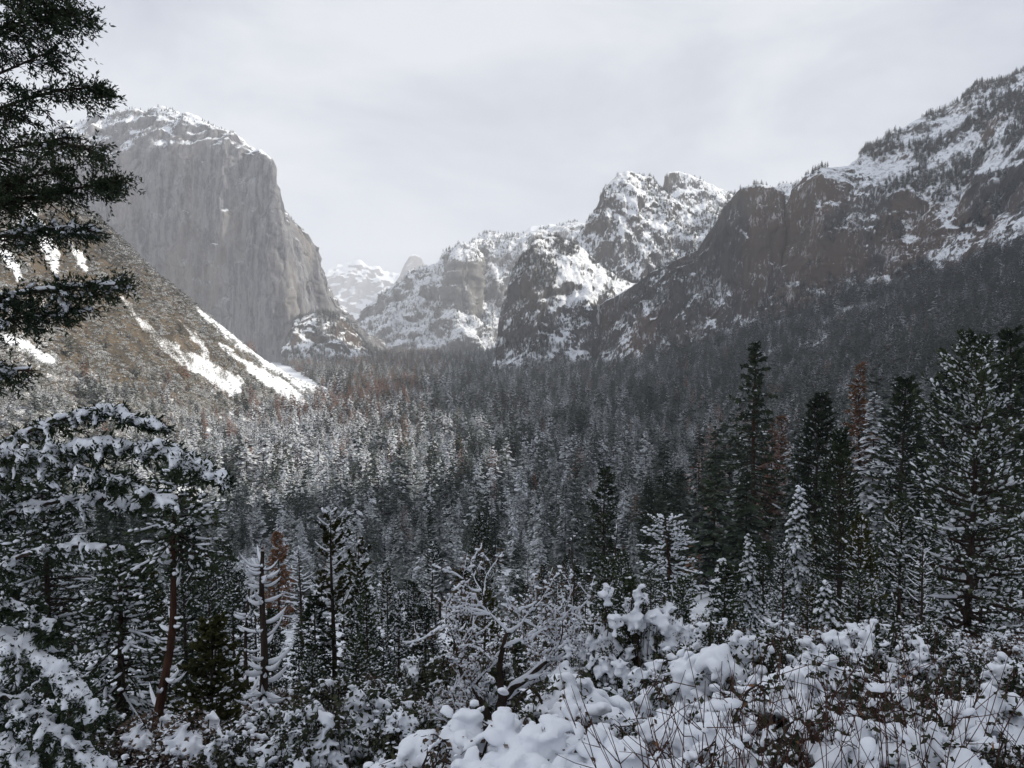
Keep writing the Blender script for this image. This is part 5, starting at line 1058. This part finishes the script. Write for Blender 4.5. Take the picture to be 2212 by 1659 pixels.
    for p, sp_, de, sw, dr in [([(-330, 1060, D), (-120, 1000, 10.8), (0, 965, 10.4), (110, 905, 10.2), (230, 880, 10), (345, 925, 9.9)], 0.28, 0.9, 0.7, 0.5), ([(-330, 1090, D), (-120, 1030, 10.6), (20, 985, 10.2), (200, 955, 10), (350, 965, 9.8), (488, 1036, 9.7)], 0.36, 1.6, 0.95, 0.5),
            ([(-330, 1110, D), (-80, 1040, 10.5), (120, 1005, 10.0), (260, 1030, 9.7), (380, 1095, 9.5)], 0.30, 1.1, 0.85, 0.7), ([(-330, 1230, D), (-80, 1140, 10.8), (60, 1095, 10.5), (200, 1070, 10.3), (310, 1090, 10.2)], 0.34, 0.8, 0.55, 0.5),
            ([(-330, 1330, D), (-80, 1250, 10.6), (60, 1195, 10.2), (160, 1170, 10), (250, 1185, 9.9)], 0.34, 0.8, 0.55, 0.6), ([(-330, 1330, D), (-80, 1340, 10.4), (30, 1380, 9.8), (130, 1450, 9.4), (205, 1540, 9.2)], 0.42, 1.7, 0.9, 0.7),
            ([(-330, 1440, D), (-80, 1470, 10), (60, 1520, 9.5), (140, 1590, 9.2), (215, 1660, 9.1)], 0.4, 1.5, 0.9, 0.7), ([(-330, 1500, D), (-80, 1560, 9.6), (40, 1620, 9.2), (110, 1700, 9)], 0.4, 1.4, 0.8, 0.7), ([(-330, 1240, D), (-60, 1290, 10.2), (50, 1300, 10), (120, 1360, 9.8)], 0.3, 1.0, 0.5, 0.5)]: bough(p, sp_, de, sw, 0.046, 0.085, dr * 0.75)
    zt = np.linspace(0, 15.5, 18); trunk = tube(np.stack([0 * zt, 0 * zt, zt], -1) , 0.42 * (1 - zt / 15.5 * 0.75), 12)
    sh = lambda g: (g[0] - base, g[1])
    plant('fir_tree', parts_of(trunk, sh(join(WD)), sh(join(ND)), sh(fuse(join(SN), 0.027, 1))), base, 'great near fir whose dark and snow-laden boughs reach in from left edge', 'fir')
near_fir()

# ------------------------------------------------------------------ waterfall and the snow-capped stub
def waterfall():
    b = NB('falling_water'); p = b.objc(); n = b.noise(b.mapv(p, (0.35, 0.35, 0.02)), 1.0, 5, 0.6)
    b.bsdf(b.mix(b.rng(n, 0.35, 0.65), (0.30, 0.30, 0.30), (0.70, 0.72, 0.73)), 0.7, 0.2)
    v = np.linspace(0, 1, 40); cx = 1292 - 9 * v ** 1.3; hw = 3.2 + 5.5 * v; cy = 658 + 128 * v; dd = 2615 - 40 * np.sin(v * 1.5)
    u = np.linspace(-1, 1, 13); PX = cx[:, None] + hw[:, None] * u; PY = cy[:, None] + 0 * u; DD = dd[:, None] - 9 * (1 - u ** 2) ** 0.5 + 2.0 * vnoise(np.stack([u[None] * 4 + 0 * v[:, None], v[:, None] * 5 + 0 * u, 0 * u + 0 * v[:, None]], -1), 3)
    G = at(PX, PY, DD); o = obj('waterfall', mesh('waterfall', G, grid_faces(40, 13)), b.m); tag(o, 'thin pale waterfall dropping from notch between the rock cliffs', 'waterfall')
waterfall()
def stub():
    rg = np.random.default_rng(5); loc, h = spot(1920, 4.3, 1578, 0.1); S_ = 4.3 / F
    pts = np.array([[0.02, 0, 0], [0.03, 0, h * 0.45], [0.0, 0, h * 0.72], [-0.03, 0, h * 0.9]]); tr = tube(pts, [0.03, 0.022, 0.016, 0.012], 6)
    P = np.array([[0.09, 0, h * 0.30], [0.05, 0, h * 0.42], [0.015, 0, h * 0.60], [0.0, 0, h * 0.72], [-0.02, 0, h * 0.84], [-0.045, 0, h * 0.92], [0.13, 0.02, h * 0.22]])
    r = np.array([0.10, 0.08, 0.035, 0.03, 0.045, 0.055, 0.11]); sn = lumps(P, np.tile([0.4, 0.0, 1.0], (7, 1)), r * 1.2, r, r, rg, ICO3, 0.03)
    plant('snowy_stub', parts_of(tr, None, None, sn), loc, 'crooked stub capped with a smooth bird-like knob of snow', 'stub')
stub()
